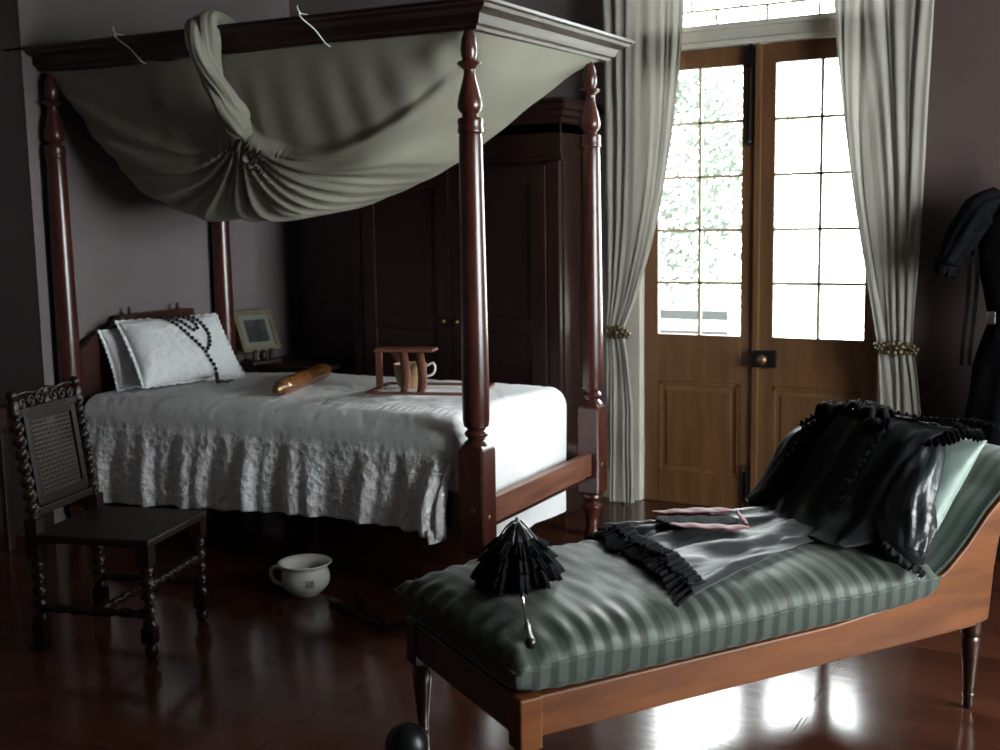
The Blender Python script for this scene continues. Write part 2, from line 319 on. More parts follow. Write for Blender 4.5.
d1 = door_leaf(1, DL + .004, DX - .003, DX - .5625, DX - .088)
d2 = door_leaf(2, DX + .003, DR - .004, DX + .088, DX + .5625)
obj('meeting_bead', MB().box(DX - .02, DX + .016, YB + .004, YB + .02, .001, DT), M_door, d2, bevel=.004)
lk = obj('rim_lock', MB().box(DX - .012, DX + .115, YB - .018, YB + .02, .805, .895), M_black, d2, bevel=.004)
obj('door_knob', MB().lathe([(0, 0), (.012, 0), (.012, .022), (.026, .034), (.028, .045), (.018, .058), (0, .06)], 16, Matrix.Translation((DX + .055, YB - .018, .85)) @ Matrix.Rotation(pi / 2, 4, 'X')), M_brass, d2, smooth=True)
bt = MB().box(DX - .055, DX - .03, YB + .004, YB + .02, 1.98, 2.5).tube([(DX - .042, YB - .004, 2.0), (DX - .042, YB - .004, 2.54)], .008, 8).box(DX - .058, DX - .026, YB - .012, YB + .006, 2.38, 2.49)
bt.ball((DX - .042, YB - .004, 2.0), .014)
obj('espagnolette_bolt', bt, M_black, d1)
obj('foot_bolt', MB().box(DX - .058, DX - .022, YB + .002, YB + .02, .05, .22).tube([(DX - .04, YB - .002, .0), (DX - .04, YB - .002, .26)], .008, 8), M_black, d1)
hg = MB()
for z in (.32, 1.25, 2.2): hg.box(DL - .02, DL + .006, YB + .004, YB + .02, z - .05, z + .05).tube([(DL - .004, YB - .003 + .004, z - .05), (DL - .004, YB + .001, z + .05)], .008, 8)
obj('hinge', hg, M_white, d1)
portal(DX, YB + .19, 1.7, 1.29, 1.5, (-pi / 2, 0, 0))

# outside ------------------------------------------------------------
s_box('veranda_floor', -8, 6, YB + .2, YB + 2.3, -.12, -.02, m=M_deck)
s_box('ground', -40, 40, YB + 2.3, 60, -.9, -.8, m=M_gras)
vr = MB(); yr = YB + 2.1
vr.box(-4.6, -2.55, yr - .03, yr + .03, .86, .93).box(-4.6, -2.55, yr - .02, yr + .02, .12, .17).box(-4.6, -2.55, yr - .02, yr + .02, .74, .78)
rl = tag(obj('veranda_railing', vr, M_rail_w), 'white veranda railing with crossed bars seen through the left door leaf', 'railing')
k = 0
x = -4.5
while x < -2.6:
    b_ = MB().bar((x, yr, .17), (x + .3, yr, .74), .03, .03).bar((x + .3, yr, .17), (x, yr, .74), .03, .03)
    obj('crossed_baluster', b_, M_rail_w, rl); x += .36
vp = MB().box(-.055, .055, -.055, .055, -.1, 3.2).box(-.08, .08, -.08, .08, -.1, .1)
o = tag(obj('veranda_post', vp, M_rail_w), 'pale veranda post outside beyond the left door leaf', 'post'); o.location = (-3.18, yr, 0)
def tree(x, y, h, r, seed, label):
    random.seed(seed); t = thing('garden_tree', label, 'tree', (x, y, -.8))
    obj('trunk', MB().tube(spline([(0, 0, 0), (.1, 0, h * .3), (-.1, .1, h * .6)], 8), [.16 - .012 * i for i in range(9)], 10), M_bark, t, smooth=True)
    c = MB()
    for i in range(13000):
        a = random.uniform(0, 2 * pi); u = random.uniform(-1, 1); rr = r * random.uniform(.35, 1) ** .6; q = sqrt(1 - u * u)
        rr *= 1 + .3 * N(a, u * 2, seed)
        p = Vector((rr * q * cos(a), rr * q * sin(a), h * .6 + rr * u * 1.15)); s_ = random.uniform(.045, .09)
        d = Vector((random.gauss(0, 1), random.gauss(0, 1), random.gauss(0, 1))).normalized(); e = d.orthogonal().normalized(); g = d.cross(e)
        c.add([p - e * s_, p + g * s_ * .5, p + e * s_, p - g * s_ * .5], [(0, 1, 2, 3)])
    f = obj('foliage', c, M_leaf, t)
tree(-7.75, 19.5, 5.6, 2.45, 3, 'leafy green tree in the garden seen through the left door leaf')

# ------------------------------------------------------------------ curtains
def curtain(name, label, fn_edge, xt0, xt1, ytop, ztie, xt, wt, xb0, xb1, zb, seed, side, group=None):
    # a cloth hung from above the doors, gathered at the tieback and falling free below it
    t = thing(name, label, 'curtain', ((xb0 + xb1) / 2, ytop, 0)); ox, oy = (xb0 + xb1) / 2, ytop
    ztop = 3.3
    def fn(u, v):
        z = lerp(ztop, zb, v)
        if z > ztie:
            k = (ztop - z) / (ztop - ztie)
            a0 = lerp(xt0, xt - wt, k ** 1.2 if side > 0 else k ** fn_edge); a1 = lerp(xt1, xt + wt, k ** fn_edge if side > 0 else k ** 1.2)
            pack = 1 - .75 * k ** 3
        else:
            k = (ztie - z) / (ztie - zb); a0 = lerp(xt - wt, xb0, min(1, k * 2.2) ** .7); a1 = lerp(xt + wt, xb1, min(1, k * 2.2) ** .7); pack = .25 + .4 * min(1, k * 2)
        ph = u * 4.2 + .9 * N(u * 3, z * .6, seed)
        amp = .009 * (.55 + .45 * pack) * (.7 + .6 * abs(N(u * 4, seed, z * .3)))
        x = lerp(a0, a1, u) + .008 * sin(2 * pi * ph * 1.0 + 1)
        y = ytop + amp * sin(2 * pi * ph) + .005 * sin(4.4 * pi * ph + seed) + .01 * N(x * 10, z * 3, seed)
        y -= .02 * math.exp(-((z - ztie) / .12) ** 2)
        return (x - ox, y - oy, z)
    obj('cloth', MB().grid(fn, 110, 90), M_curt, t, smooth=True)
    return t
cl = curtain('curtain', 'pale linen curtain tied back on the left side of the french doors', 2.6, -2.56, -2.09, 5.9, .985, -2.50, .045, -2.55, -2.40, .012, 1.3, 1)
cr_ = curtain('curtain', 'pale linen curtain tied back on the right side of the french doors', 1.9, -1.36, -.86, 5.9, .96, -.995, .085, -1.06, -.85, .012, 4.1, -1)
def tieback(x, z, w, label):
    y = 5.845; mb = MB()
    def flower(cx, cz, r, n):
        for i in range(n):
            a = 2 * pi * i / n + .2; mb.ball((cx + r * .62 * cos(a), y, cz + r * .62 * sin(a)), (r * .42, .012, r * .42), 8, 5)
        mb.ball((cx, y - .01, cz), (r * .33, .014, r * .33), 8, 5)
    flower(x, z, .042, 6)
    for s_ in (-1, 1):
        flower(x + s_ * w, z - .008 * s_, .028, 5)
        mb.ball((x + s_ * w * .55, y, z + .02), (.02, .01, .012), 8, 5); mb.ball((x + s_ * w * .55, y, z - .022), (.02, .01, .012), 8, 5)
    mb.tube([(x - w, y + .005, z), (x + w, y + .005, z)], .008, 6).tube([(x, y, z), (x, YB - .01, z)], .008, 6)
    return tag(obj('curtain_tieback', mb, M_tie, smooth=True), label, 'tieback')
tieback(-2.47, .985, .055, 'bronze floral tieback holding the left curtain')
tieback(-.985, .955, .08, 'bronze floral tieback holding the right curtain')

# ------------------------------------------------------------------ wardrobe
wd = thing('wardrobe', 'large dark wooden wardrobe with moulded cornice against the back wall behind the bed', 'wardrobe', (-3.34, 5.75, 0))
wx0, wx1, wy0, wy1, wz = -.68, .68, -.23, .27, 2.12
obj('carcass', MB().box(wx0, wx1, wy0 + .03, wy1, .10, wz), M_ward, wd, bevel=.004)
c = MB()
for k, (o_, z0, z1) in enumerate(((.0, wz - .06, wz), (.012, wz, wz + .03), (.03, wz + .03, wz + .065), (.048, wz + .065, wz + .1), (.035, wz + .1, wz + .125))): c.box(wx0 - o_, wx1 + o_, wy0 + .03 - o_, wy1, z0, z1)
c.box(wx0 - .012, wx1 + .012, wy0 + .018, wy1, wz - .2, wz - .175)
obj('cornice', c, M_ward, wd, bevel=.006)
obj('plinth', MB().box(wx0 - .02, wx1 + .02, wy0 + .01, wy1, 0, .12), M_ward, wd, bevel=.006)
obj('side_panel', MB().box(wx1, wx1 + .012, wy0 + .035, wy0 + .10, .12, wz - .2).box(wx1, wx1 + .012, wy1 - .07, wy1, .12, wz - .2).box(wx1, wx1 + .012, wy0 + .10, wy1 - .07, .12, .22), M_ward, wd, bevel=.004)
for s_ in (-1, 1):
    x0, x1 = (wx0 + .08, -.003) if s_ < 0 else (.003, wx1 - .08)
    dd = obj('door', MB().box(x0, x1, wy0 + .008, wy0 + .03, .16, wz - .22), M_ward, wd, bevel=.003)
    fr = MB()
    for a, b_, cc, e in ((x0 + .09, x1 - .09, .16, .26), (x0 + .09, x1 - .09, wz - .32, wz - .22), (x0, x0 + .09, .16, wz - .22), (x1 - .09, x1, .16, wz - .22), (x0 + .09, x1 - .09, 1.0, 1.08)): fr.box(a, b_, wy0 - .006, wy0 + .008, cc, e)
    obj('door_frame', fr, M_ward, dd, bevel=.004)
    obj('knob', MB().ball((-s_ * -.045, wy0 - .02, 1.05), .016), M_brass, dd, smooth=True)
obj('pilaster', MB().box(wx1 - .075, wx1, wy0 + .0, wy0 + .03, .12, wz - .2), M_ward, wd, bevel=.006)
obj('pilaster', MB().box(wx0, wx0 + .075, wy0 + .0, wy0 + .03, .12, wz - .2), M_ward, wd, bevel=.006)

# ------------------------------------------------------------------ four-poster bed
BX0, BX1, BY0, BY1 = -4.745, -2.341, 4.0486, 5.2167
bed = thing('four_poster_bed', 'dark mahogany four-poster bed with turned posts and a moulded tester', 'bed', ((BX0 + BX1) / 2, (BY0 + BY1) / 2, 0))
bo = Vector(bed.location)
def bmat(): return Matrix.Translation(-bo)
post_prof = [(0, 2.372), (.008, 2.366), (.020, 2.35), (.029, 2.325), (.034, 2.29), (.033, 2.262), (.027, 2.245), (.030, 2.240), (.047, 2.234), (.050, 2.226), (.036, 2.214), (.024, 2.204), (.023, 2.19),
             (.028, 2.165), (.038, 2.13), (.047, 2.095), (.051, 2.07), (.049, 2.05), (.038, 2.035), (.032, 2.028), (.036, 2.020), (.050, 2.014), (.053, 2.0), (.050, 1.985), (.053, 1.972), (.053, 1.96), (.046, 1.952),
             (.048, 1.93), (.050, 1.7), (.053, 1.4), (.056, 1.1), (.057, .9), (.056, .79), (.052, .765), (.040, .758), (.037, .750), (.047, .742), (.050, .733), (.047, .724), (.038, .718), (.036, .710), (.048, .700), (.055, .688)]
foot_prof = [(.050, .225), (.053, .21), (.045, .195), (.034, .185), (.05, .17), (.052, .155), (.045, .14), (.038, .11), (.032, .05), (.04, .03), (.042, .015), (.035, 0)]
for (x, y) in ((BX1, BY0), (BX1, BY1), (BX0, BY0), (BX0, BY1)):
    T = Matrix.Translation(Vector((x, y, 0)) - bo)
    mb = MB().lathe(list(reversed(post_prof)), 28, T)
    h = .059; ch = .018
    pts = []
    for z, q in ((.225, .046), (.24, h), (.665, h), (.688, .045)): pts.append((z, q))
    vs = []; fs = []
    for z, q in pts:
        c_ = .008
        for a, b_ in ((-q, -q + c_), (-q + c_, -q), (q - c_, -q), (q, -q + c_), (q, q - c_), (q - c_, q), (-q + c_, q), (-q, q - c_)): vs.append(T @ Vector((a, b_, z)))
    for j in range(3): fs += [(j * 8 + i, j * 8 + (i + 1) % 8, (j + 1) * 8 + (i + 1) % 8, (j + 1) * 8 + i) for i in range(8)]
    fs += [tuple(reversed(range(8))), tuple(range(24, 32))]
    mb.add(vs, fs).lathe(list(reversed(foot_prof)), 24, T)
    p = obj('post', mb, M_post, bed, smooth=True, auto=35)
    if x == BX1:
        obj('bolt_cover', MB().ball(Vector((x + .059, y - .01, .38)) - bo, (.004, .012, .012), 10, 6), M_brass, p, smooth=True)
        obj('bolt_cover', MB().ball(Vector((x + .01, y - .059, .42)) - bo, (.012, .004, .012), 10, 6), M_brass, p, smooth=True)
def bbox(x0, x1, y0, y1, z0, z1): return MB().box(x0 - bo.x, x1 - bo.x, y0 - bo.y, y1 - bo.y, z0, z1)
obj('foot_rail', bbox(BX1 - .022, BX1 + .022, BY0 + .05, BY1 - .05, .33, .44), M_rail, bed, bevel=.004)
obj('side_rail', bbox(BX0 + .05, BX1 - .05, BY0 - .0, BY0 + .045, .30, .47), M_head, bed, bevel=.004)
obj('side_rail', bbox(BX0 + .05, BX1 - .05, BY1 - .02, BY1 + .025, .33, .47), M_post, bed, bevel=.004)
sl = MB()
for i in range(12): x = BX0 + .15 + i * .195; sl.box(x - bo.x, x + .1 - bo.x, BY0 + .03 - bo.y, BY1 - .03 - bo.y, .30, .32)
obj('slats', sl, M_head, bed)
# headboard outline: raised centre, stepped shoulders
ym = (BY0 + BY1) / 2; hp = [(BY0 + .04, .35), (BY1 - .04, .35), (BY1 - .04, .98), (BY1 - .12, 1.02), (BY1 - .24, 1.06), (BY1 - .27, 1.09), (4.93, 1.13), (4.38, 1.13), (4.34, 1.09), (BY0 + .27, 1.07), (BY0 + .15, 1.04), (BY0 + .04, .96)]
obj('headboard', MB().prism([(a - bo.y, z) for a, z in hp], 'x', BX0 - .025 - bo.x, BX0 + .015 - bo.x), M_head, bed, bevel=.006)
cp = MB().box(BX0 - .035 - bo.x, BX0 + .03 - bo.x, 4.38 - bo.y, 4.93 - bo.y, 1.10, 1.14)
for y in (4.47, 4.83): cp.lathe([(.008, 1.135), (.012, 1.15), (.006, 1.16), (.010, 1.17), (0, 1.185)], 10, Matrix.Translation((BX0 - bo.x, y - bo.y, 0)))
obj('headboard_cap', cp, M_head, bed, bevel=.004)
# tester: moulded cornice carried round four corners, each corner at its own slightly sagging height
prof = [(-.03, -.10), (.0, -.10), (.005, -.088), (.02, -.080), (.028, -.066), (.035, -.045), (.06, -.035), (.075, -.030), (.085, -.018), (.10, -.012), (.10, .0), (.085, .006), (-.03, .006)]
TX0, TX1, TY0, TY1 = -4.82, -2.295, 4.03, 5.345
cornr = {(0, 0): 2.487, (1, 0): 2.455, (1, 1): 2.477, (0, 1): 2.49}
def tester_pt(cx, cy, off, dz):
    x = TX0 - off if cx == 0 else TX1 + off; y = TY0 - off if cy == 0 else TY1 + off
    return Vector((x, y, cornr[(cx, cy)] + dz)) - bo
for nm, a, b_ in (('tester_rail', (0, 0), (1, 0)), ('tester_rail', (1, 0), (1, 1)), ('tester_rail', (1, 1), (0, 1)), ('tester_rail', (0, 1), (0, 0))):
    n = len(prof); vs = [tester_pt(*a, o_, z) for o_, z in prof] + [tester_pt(*b_, o_, z) for o_, z in prof]
    fs = [(i, (i + 1) % n, (i + 1) % n + n, i + n) for i in range(n)] + [tuple(range(n)), tuple(reversed(range(n, 2 * n)))]
    obj(nm, MB().add(vs, fs), M_tester, bed)
cb = MB()
for i in range(1, 5): x = lerp(TX0, TX1, i / 5); cb.box(x - .02 - bo.x, x + .02 - bo.x, TY0 - bo.y, TY1 - bo.y, 2.43, 2.45)
obj('tester_batten', cb, M_tester, bed)

# mattress and coverlet
mt = tag(obj('mattress', MB().box(-4.70, -2.46, 4.09, 5.16, .33, .735), M_matt, bevel=.06), 'thick mattress lying on the four-poster bed under the white coverlet', 'mattress')
CX0, CX1, CY0, CY1, CZT = -4.66, -2.42, 4.035, 5.175, .775
def cover_z(x, y):
    a = (x - CX0) / (CX1 - CX0); b_ = (y - CY0) / (CY1 - CY0); a = max(0, min(1, a)); b_ = max(0, min(1, b_))
    return CZT + .03 * (1 - (2 * b_ - 1) ** 2) * (1 - .4 * (2 * a - 1) ** 4) - .03 * sstep(.35, 0, a)
def coverlet():
    R = .10; dn = .56; df = .68; nx, ny = 380, 150
    # unrolled sheet coordinates: a along X from head edge to beyond the foot, b along Y from near hem to far hem
    def fold1(e, R):            # arc-length beyond the flat part -> (outward, down)
        if e <= 0: return 0, 0
        q = pi / 2 * R
        if e < q: t = e / R; return R * sin(t), R * (1 - cos(t))
        return R, R + e - q
    def fn(u, v):
        a = u * ((CX1 - CX0) - R + df); b_ = -dn + v * ((CY1 - CY0) - 2 * R + 2 * dn)
        Lx = (CX1 - CX0) - R; Ly = (CY1 - CY0) - 2 * R
        ea = max(0, a - Lx); en = max(0, -b_); ef = max(0, b_ - Ly)
        en *= 1 + .05 * sin(a * 2.2 + 1) + .03 * N(a * 5, 3)
        ox, dx_ = fold1(ea, R); on, dny = fold1(en, R); of, dfy = fold1(ef, R)
        x = CX0 + min(a, Lx) + ox; y = CY0 + R + max(0, min(b_, Ly)) - on + of
        dwn = max(min(dx_, .47 if en > 0 else 9), dny, dfy) - .02 * min(dx_, max(dny, dfy))
        z = cover_z(x, y) - dwn
        if ea > 0 and max(en, ef) > 0:         # corner: cloth swings round in a cone
            k = min(1, min(ea, max(en, ef)) / .25); x -= .07 * k; y += .05 * k * (1 if en > 0 else -1)
        if en > 0:                             # hanging folds on the near side
            g = sstep(.08, .42, dny); w = a * 9 + .8 * N(a * 2.2, 7) + .25 * N(a * 3, z * 3)
            f_ = .5 + .5 * sin(w * 2.1) ; f_ = f_ * .6 + .4 * (.5 + .5 * sin(w * 5.3 + 2 * N(a * 1.7, 9))) ; amp = .012 + .045 * abs(N(a * 1.3, 4)) + .026
            y -= g * amp * f_ * 1.25; x += g * .012 * sin(w * 2.1 + 1)
            # narrow band stitched along the bed edge
            y -= .006 * math.exp(-((dny - .17) / .012) ** 2)
            cn = sstep(2.0, 2.2, a) * g; y -= .05 * cn * (1 + .8 * sin(a * 30)) ; x -= .03 * cn
        if ef > 0: y += sstep(.08, .5, dfy) * .03 * (.5 + .5 * sin(a * 21))
        if ea > 0: x += sstep(.1, .6, dx_) * .008 * sin(b_ * 17)
        z += .004 * N(x * 9, y * 9) + .0035 * N(x * 24, y * 24, 3)
        if en == 0 and ea == 0 and ef == 0: z += .0022 * math.exp(-((b_ - .05) / .04) ** 2) * sin(a * 170 + b_ * 30)
        z = max(z, .10)
        return (x, y, z)
    o = obj('coverlet', MB().grid(fn, nx, ny), M_cover, smooth=True, solid=.006)
    return tag(o, 'white embroidered coverlet spread over the bed with its edges hanging down', 'bedspread')
coverlet()

# pillows
def pillow(name, label, loc, rot, w, h, t, m, seed=0, frill=0.018, cat='pillow'):
    def hz(x, y):
        a = max(0, 1 - abs(x) ** 2.6); b_ = max(0, 1 - abs(y) ** 2.6); return t * .5 * (a * b_) ** .55
    def outline(x, y):
        k = 1 - .05 * (1 - x * x) * abs(y) ** 3; k2 = 1 - .05 * (1 - y * y) * abs(x) ** 3
        return x * w / 2 * k2, y * h / 2 * k
    mb = MB(); n = 44
    for sg in (1, -1):
        def fn(u, v):
            x, y = 2 * u - 1, 2 * v - 1; X, Y = outline(x, y)
            e = max(abs(x), abs(y)); Z = sg * (hz(x, y) + (.006 * N(X * 16 + seed, Y * 16, sg) + .004 * N(X * 40, Y * 40, seed)) * min(1, (1 - e) * 6))
            return (X, Y, Z)
        mb.grid(fn, n, n)
    o = obj(name, mb, m, smooth=True); tag(o, label, cat)
    if frill:
        per = []; 
        for i in range(240):
            q = i / 60; s_ = q % 1 * 2 - 1; k = int(q)
            x, y = ((s_, -1), (1, s_), (-s_, 1), (-1, -s_))[k]; X, Y = outline(x, y); per.append((X, Y, i))
        vs = []; fs = []
        for X, Y, i in per:
            l = hypot(X, Y); dx_, dy_ = X / l, Y / l; wv = .006 * sin(i * 1.3)
            for q in (-.006, .5, 1): vs.append((X + dx_ * frill * q, Y + dy_ * frill * q, wv * max(q, 0)))
        for i in range(240):
            j = (i + 1) % 240
            for q in range(2): fs.append((i * 3 + q, i * 3 + q + 1, j * 3 + q + 1, j * 3 + q))
        obj('frill', MB().add(vs, fs), m, o, smooth=True, solid=.002)
    X_, Y_, Z_ = rot; Mx = Matrix((Vector(X_).normalized(), Vector(Y_).normalized(), Vector(Z_).normalized())).transposed().to_4x4(); Mx.translation = Vector(loc)
    o.matrix_world = Mx
    return o, Mx, (lambda x, y: (lambda XY: Mx @ Vector((XY[0], XY[1], hz(x, y))))(outline(x, y)))
px_ = Vector((.32, .947, 0)).normalized(); py_ = Vector((-.62, .21, .76)); py_ = (py_ - px_ * py_.dot(px_)).normalized(); pz_ = px_.cross(py_)
cen = Vector((-4.30, 4.475, .80)) + py_ * .205
p1, PM, psurf = pillow('pillow', 'front white frilled pillow on the bed with the black beads draped over it', cen, (px_, py_, pz_), .57, .42, .17, M_pill, 2)
p2x = Vector((.18, .98, 0)).normalized(); p2y = Vector((-.42, .08, .9)); p2y = (p2y - p2x * p2y.dot(p2x)).normalized(); p2z = p2x.cross(p2y)
pillow('pillow', 'rear white pillow half hidden behind the beaded one by the headboard', Vector((-4.52, 4.50, .79)) + p2y * .15 - p2z * .02, (p2x, p2y, p2z), .58, .33, .13, M_pill, 5)

# rosary over the front pillow
rs = thing('bead_necklace', 'long black bead rosary with a cross draped over the front pillow', 'necklace', tuple(psurf(.3, .3)))
ro = Vector(rs.location)
def on_pillow(pts, step):
    q = spline([(x, y, 0) for x, y in pts], 400); P = [psurf(max(-.97, min(.97, a.x)), max(-.99, min(.995, a.y))) + pz_ * .009 for a in q]
    out = [P[0]]
    for a in P:
        if (a - out[-1]).length >= step: out.append(a)
    return P, out
loopA = [(-.25, .99), (-.1, .6), (.05, .2), (.2, -.2), (.28, -.42)]
loopB = [(.28, -.42), (.42, -.2), (.5, .15), (.45, .5), (.35, .8), (.2, .99)]
loopC = [(-.12, .98), (.05, .62), (.2, .3), (.28, .28), (.33, .42), (.25, .7), (.08, .98)]
tail = [(.28, -.42), (.31, -.60), (.38, -.78), (.42, -.96)]
b0 = None
for pts in (loopA, loopB, loopC, tail):
    P, B = on_pillow(pts, .0265)
    if pts is tail:
        g0, g1 = P[-1], Vector((-4.09, 4.42, cover_z(-4.09, 4.42) + .014)); Q = [g0.lerp(g1, i / 40) for i in range(1, 41)]; P = P + Q
        for q_ in Q:
            if (q_ - B[-1]).length >= .0265: B.append(q_)
    obj('cord', MB().tube([p - ro for p in P[::8]], .0018, 5), M_bead, rs, smooth=True)
    for p in B:
        if b0 is None:
            b0 = obj('bead', MB().ball((0, 0, 0), .0105, 10, 7), M_bead, rs, smooth=True); b0.location = p - ro
        else:
            c_ = b0.copy(); COL.objects.link(c_); c_.location = p - ro
e_ = Vector((-4.07, 4.43, .0)); e_.z = cover_z(-4.07, 4.43) + .016
cx = MB().bar(e_ + Vector((-.045, .03, 0)) - ro, e_ + Vector((.06, -.02, 0)) - ro, .016, .009).bar(e_ + Vector((.0, -.035, .001)) - ro, e_ + Vector((.03, .05, .001)) - ro, .016, .009)
obj('cross', cx, M_bead, rs, bevel=.002)

# wooden rolling pin like cylinder with metal end
a = Vector((-3.51, 4.18, cover_z(-3.5, 4.2) + .042)); b_ = Vector((-3.68, 4.82, cover_z(-3.6, 4.7) + .045)); L_ = (b_ - a).length
Mq = (b_ - a).to_track_quat('Z', 'Y').to_matrix().to_4x4(); Mq.translation = a
rp = thing('wooden_roller', 'polished brown wooden roller with metal end caps lying on the coverlet', 'roller', (0, 0, 0)); rp.matrix_world = Mq
obj('body', MB().lathe([(.026, .05), (.037, .06), (.042, .12), (.043, L_ / 2), (.042, L_ - .12), (.037, L_ - .06), (.026, L_ - .05)], 20), M_pin, rp, smooth=True)
obj('end_cap', MB().lathe([(0, 0), (.014, .002), (.024, .014), (.027, .03), (.022, .045), (.031, .056), (.031, .064), (.022, .066)], 16), M_brass, rp, smooth=True)
obj('end_cap', MB().lathe([(.022, L_ - .066), (.031, L_ - .064), (.031, L_ - .056), (.022, L_ - .045), (.026, L_ - .03), (.02, L_ - .01), (0, L_)], 16), M_pin, rp, smooth=True)

# stand with curved slats and little pail
sx, sy = Vector((.93, -.10, 0)).normalized(), None
zt = cover_z(-2.95, 4.55) + .012
st = thing('slatted_stand', 'small reddish wooden stand with curved slats and flat base on the coverlet', 'stand', (-3.02, 4.52, zt), radians(17))
bs = MB()
for y in (-.16, .16): bs.box(-.13, .42, y - .014, y + .014, 0, .012)
bs.box(-.13, -.10, -.16, .16, 0, .012).box(.39, .42, -.16, .16, 0, .012)
obj('base', bs, M_stand, st, bevel=.003)
obj('top_bar', MB().box(-.12, .17, -.055, .055, .185, .2), M_stand, st, bevel=.003)
for x_, y_ in ((-.1, -.03),): obj('upright', MB().box(-.115, -.085, -.045, -.02, .012, .187), M_stand, st, bevel=.003)
for x_, sg in ((-.05, 1), (.02, -1), (.10, -1)):
    q = spline([(x_, sg * .04, .19), (x_ + .022, sg * .085, .13), (x_ + .036, sg * .118, .06), (x_ + .036, sg * .145, .010)], 14)
    obj('curved_slat', MB().grid(lambda u, v, q=q: q[int(round(v * 14))] + Vector((.021 * (2 * u - 1), 0, 0)), 2, 14), M_stand, st, smooth=True, solid=.009)
pl = thing('wooden_pail', 'small pale wooden pail standing inside the slatted stand', 'pail', (-2.985, 4.545, zt + .0125), .3)
obj('bowl', MB().lathe([(0, 0), (.058, 0), (.072, .05), (.082, .112), (.075, .112), (.066, .05), (.053, .01), (0, .01)], 20), M_pailw, pl, smooth=True, auto=40)
obj('handle', MB().tube(spline([(.08, 0, .1), (.11, 0, .115), (.122, 0, .09), (.108, 0, .06), (.072, 0, .05)], 12), .006, 8), M_china, pl, smooth=True)

# ------------------------------------------------------------------ muslin canopy
def sag(X, Y):
    u = (X - TX0) / (TX1 - TX0); y = (Y - TY0) / (TY1 - TY0); u = max(0, min(1, u)); y = max(0, min(1, y))
    g = 1 - (1 - u / .40) ** 4 if u < .40 else 1 - ((u - .40) / .60) ** 2.0
    h = 1 - abs(2 * y - 1) ** 4.2
    return 2.385 - .73 * g * h
KX = -3.57
def canopy():
    nx, ny = 300, 150
    def fn(u, v):
        X = lerp(TX0 + .01, TX1 - .01, u); vv = v ** 1.35; Y = lerp(TY0 + .005, TY1 - .01, vv)
        z = sag(X, Y); z0 = sag(X, Y)
        drop = 2.385 - z
        near = 1 - sstep(.35, .75, vv)
        if X > KX: r = (X - KX) / (TX1 - KX)
        else: r = (KX - X) / (KX - TX0)
        # swag line that leaves the knot and climbs to the corner; pleats fan out below it
        zl = lerp(2.12, 2.37, r) - .74 * (r ** .6) * (1 - r) ** 1.15 * (1 if X > KX else .8)
        q = zl - z; ph = math.atan(q / (.05 + .75 * r))
        fan = sstep(.0, .05, q) * near
        A = .026 * (1 - r) ** .7 + .009
        rip = sin(ph * 26 + 1.8 * N(ph * 4, r * 3, X > KX)) * .55 + .3 * sin(ph * 57 + 2 * N(ph * 9, 2)) + .25 * N(ph * 14, r * 4, 5)
        ledge = sstep(-.002, .025, q) * near * .055 * (1 - r) ** .6
        soft = .0045 * sin(X * 34 + 3 * N(X * 2, Y)) * (1 - fan)
        out = fan * A * rip + ledge + soft
        edge = min(1, vv * 16) * min(1, (1 - vv) * 10) * min(1, u * 20) * min(1, (1 - u) * 20)
        # slightly uneven belly
        z += edge * .010 * N(X * 3.2, Y * 2)
        return (X, Y - out * edge * .9 * near, z - out * edge * .55)
    o = tag(obj('canopy_cloth', MB().grid(fn, nx, ny), M_muslin, smooth=True), 'sagging cream muslin cloth slung inside the bed tester and knotted over the rail', 'cloth')
    pts = spline([(-3.615, 4.16, 2.42), (-3.615, 4.08, 2.465), (-3.61, 3.94, 2.478), (-3.60, 3.905, 2.43), (-3.60, 3.915, 2.34), (-3.585, 3.935, 2.26), (-3.56, 3.96, 2.19), (-3.545, 3.98, 2.13), (-3.535, 4.01, 2.08), (-3.54, 4.06, 2.02)], 70)
    rad = [crv([(0, .05), (.12, .055), (.25, .062), (.38, .062), (.5, .052), (.65, .046), (.75, .048), (.85, .06), (.93, .07), (1, .05)], i / 70)[0] for i in range(71)]
    def rf(t, a): return 1 + .24 * abs(sin(a + t * 8)) - .1 + .12 * sin(3 * a + t * 17 + 1) + .06 * sin(9 * a + t * 27) + .04 * sin(17 * a + t * 30)
    obj('twisted_knot', MB().tube(pts, rad, 64, rf), M_muslin, o, smooth=True)
    tl = MB().grid(lambda u, v: (-3.60 + .10 * (u - .3) * (1 - .6 * v) + .008 * sin(u * 20), 3.90 + .012 * sin(u * 9 + v * 5) , 2.475 - .08 * v + .02 * sin(u * 5)), 16, 10)
    obj('knot_end', tl, M_muslin, o, smooth=True, solid=.003)
canopy()
for x_, lb in ((-4.12, 'thin white string tied round the near tester rail left of the muslin knot'), (-3.05, 'thin white string tied round the near tester rail right of the muslin knot')):
    z0 = lerp(2.487, 2.455, (x_ - TX0) / (TX1 - TX0))
    s_ = MB().tube(spline([(x_ - .03, TY0 + .02, z0 + .012), (x_ - .03, TY0 - .10, z0 + .012), (x_ - .015, TY0 - .107, z0 - .012), (x_ + .01, TY0 - .06, z0 - .05), (x_ + .03, TY0 - .02, z0 - .10), (x_ + .035, TY0 + .01, z0 - .115)], 24), .003, 6)
    s_.tube(spline([(x_ - .03, TY0 - .10, z0 + .012), (x_ - .035, TY0 - .11, z0 + .03), (x_ - .045, TY0 - .10, z0 + .045)], 6), .003, 6)
    tag(obj('string', s_, M_sheet, smooth=True), lb, 'string')

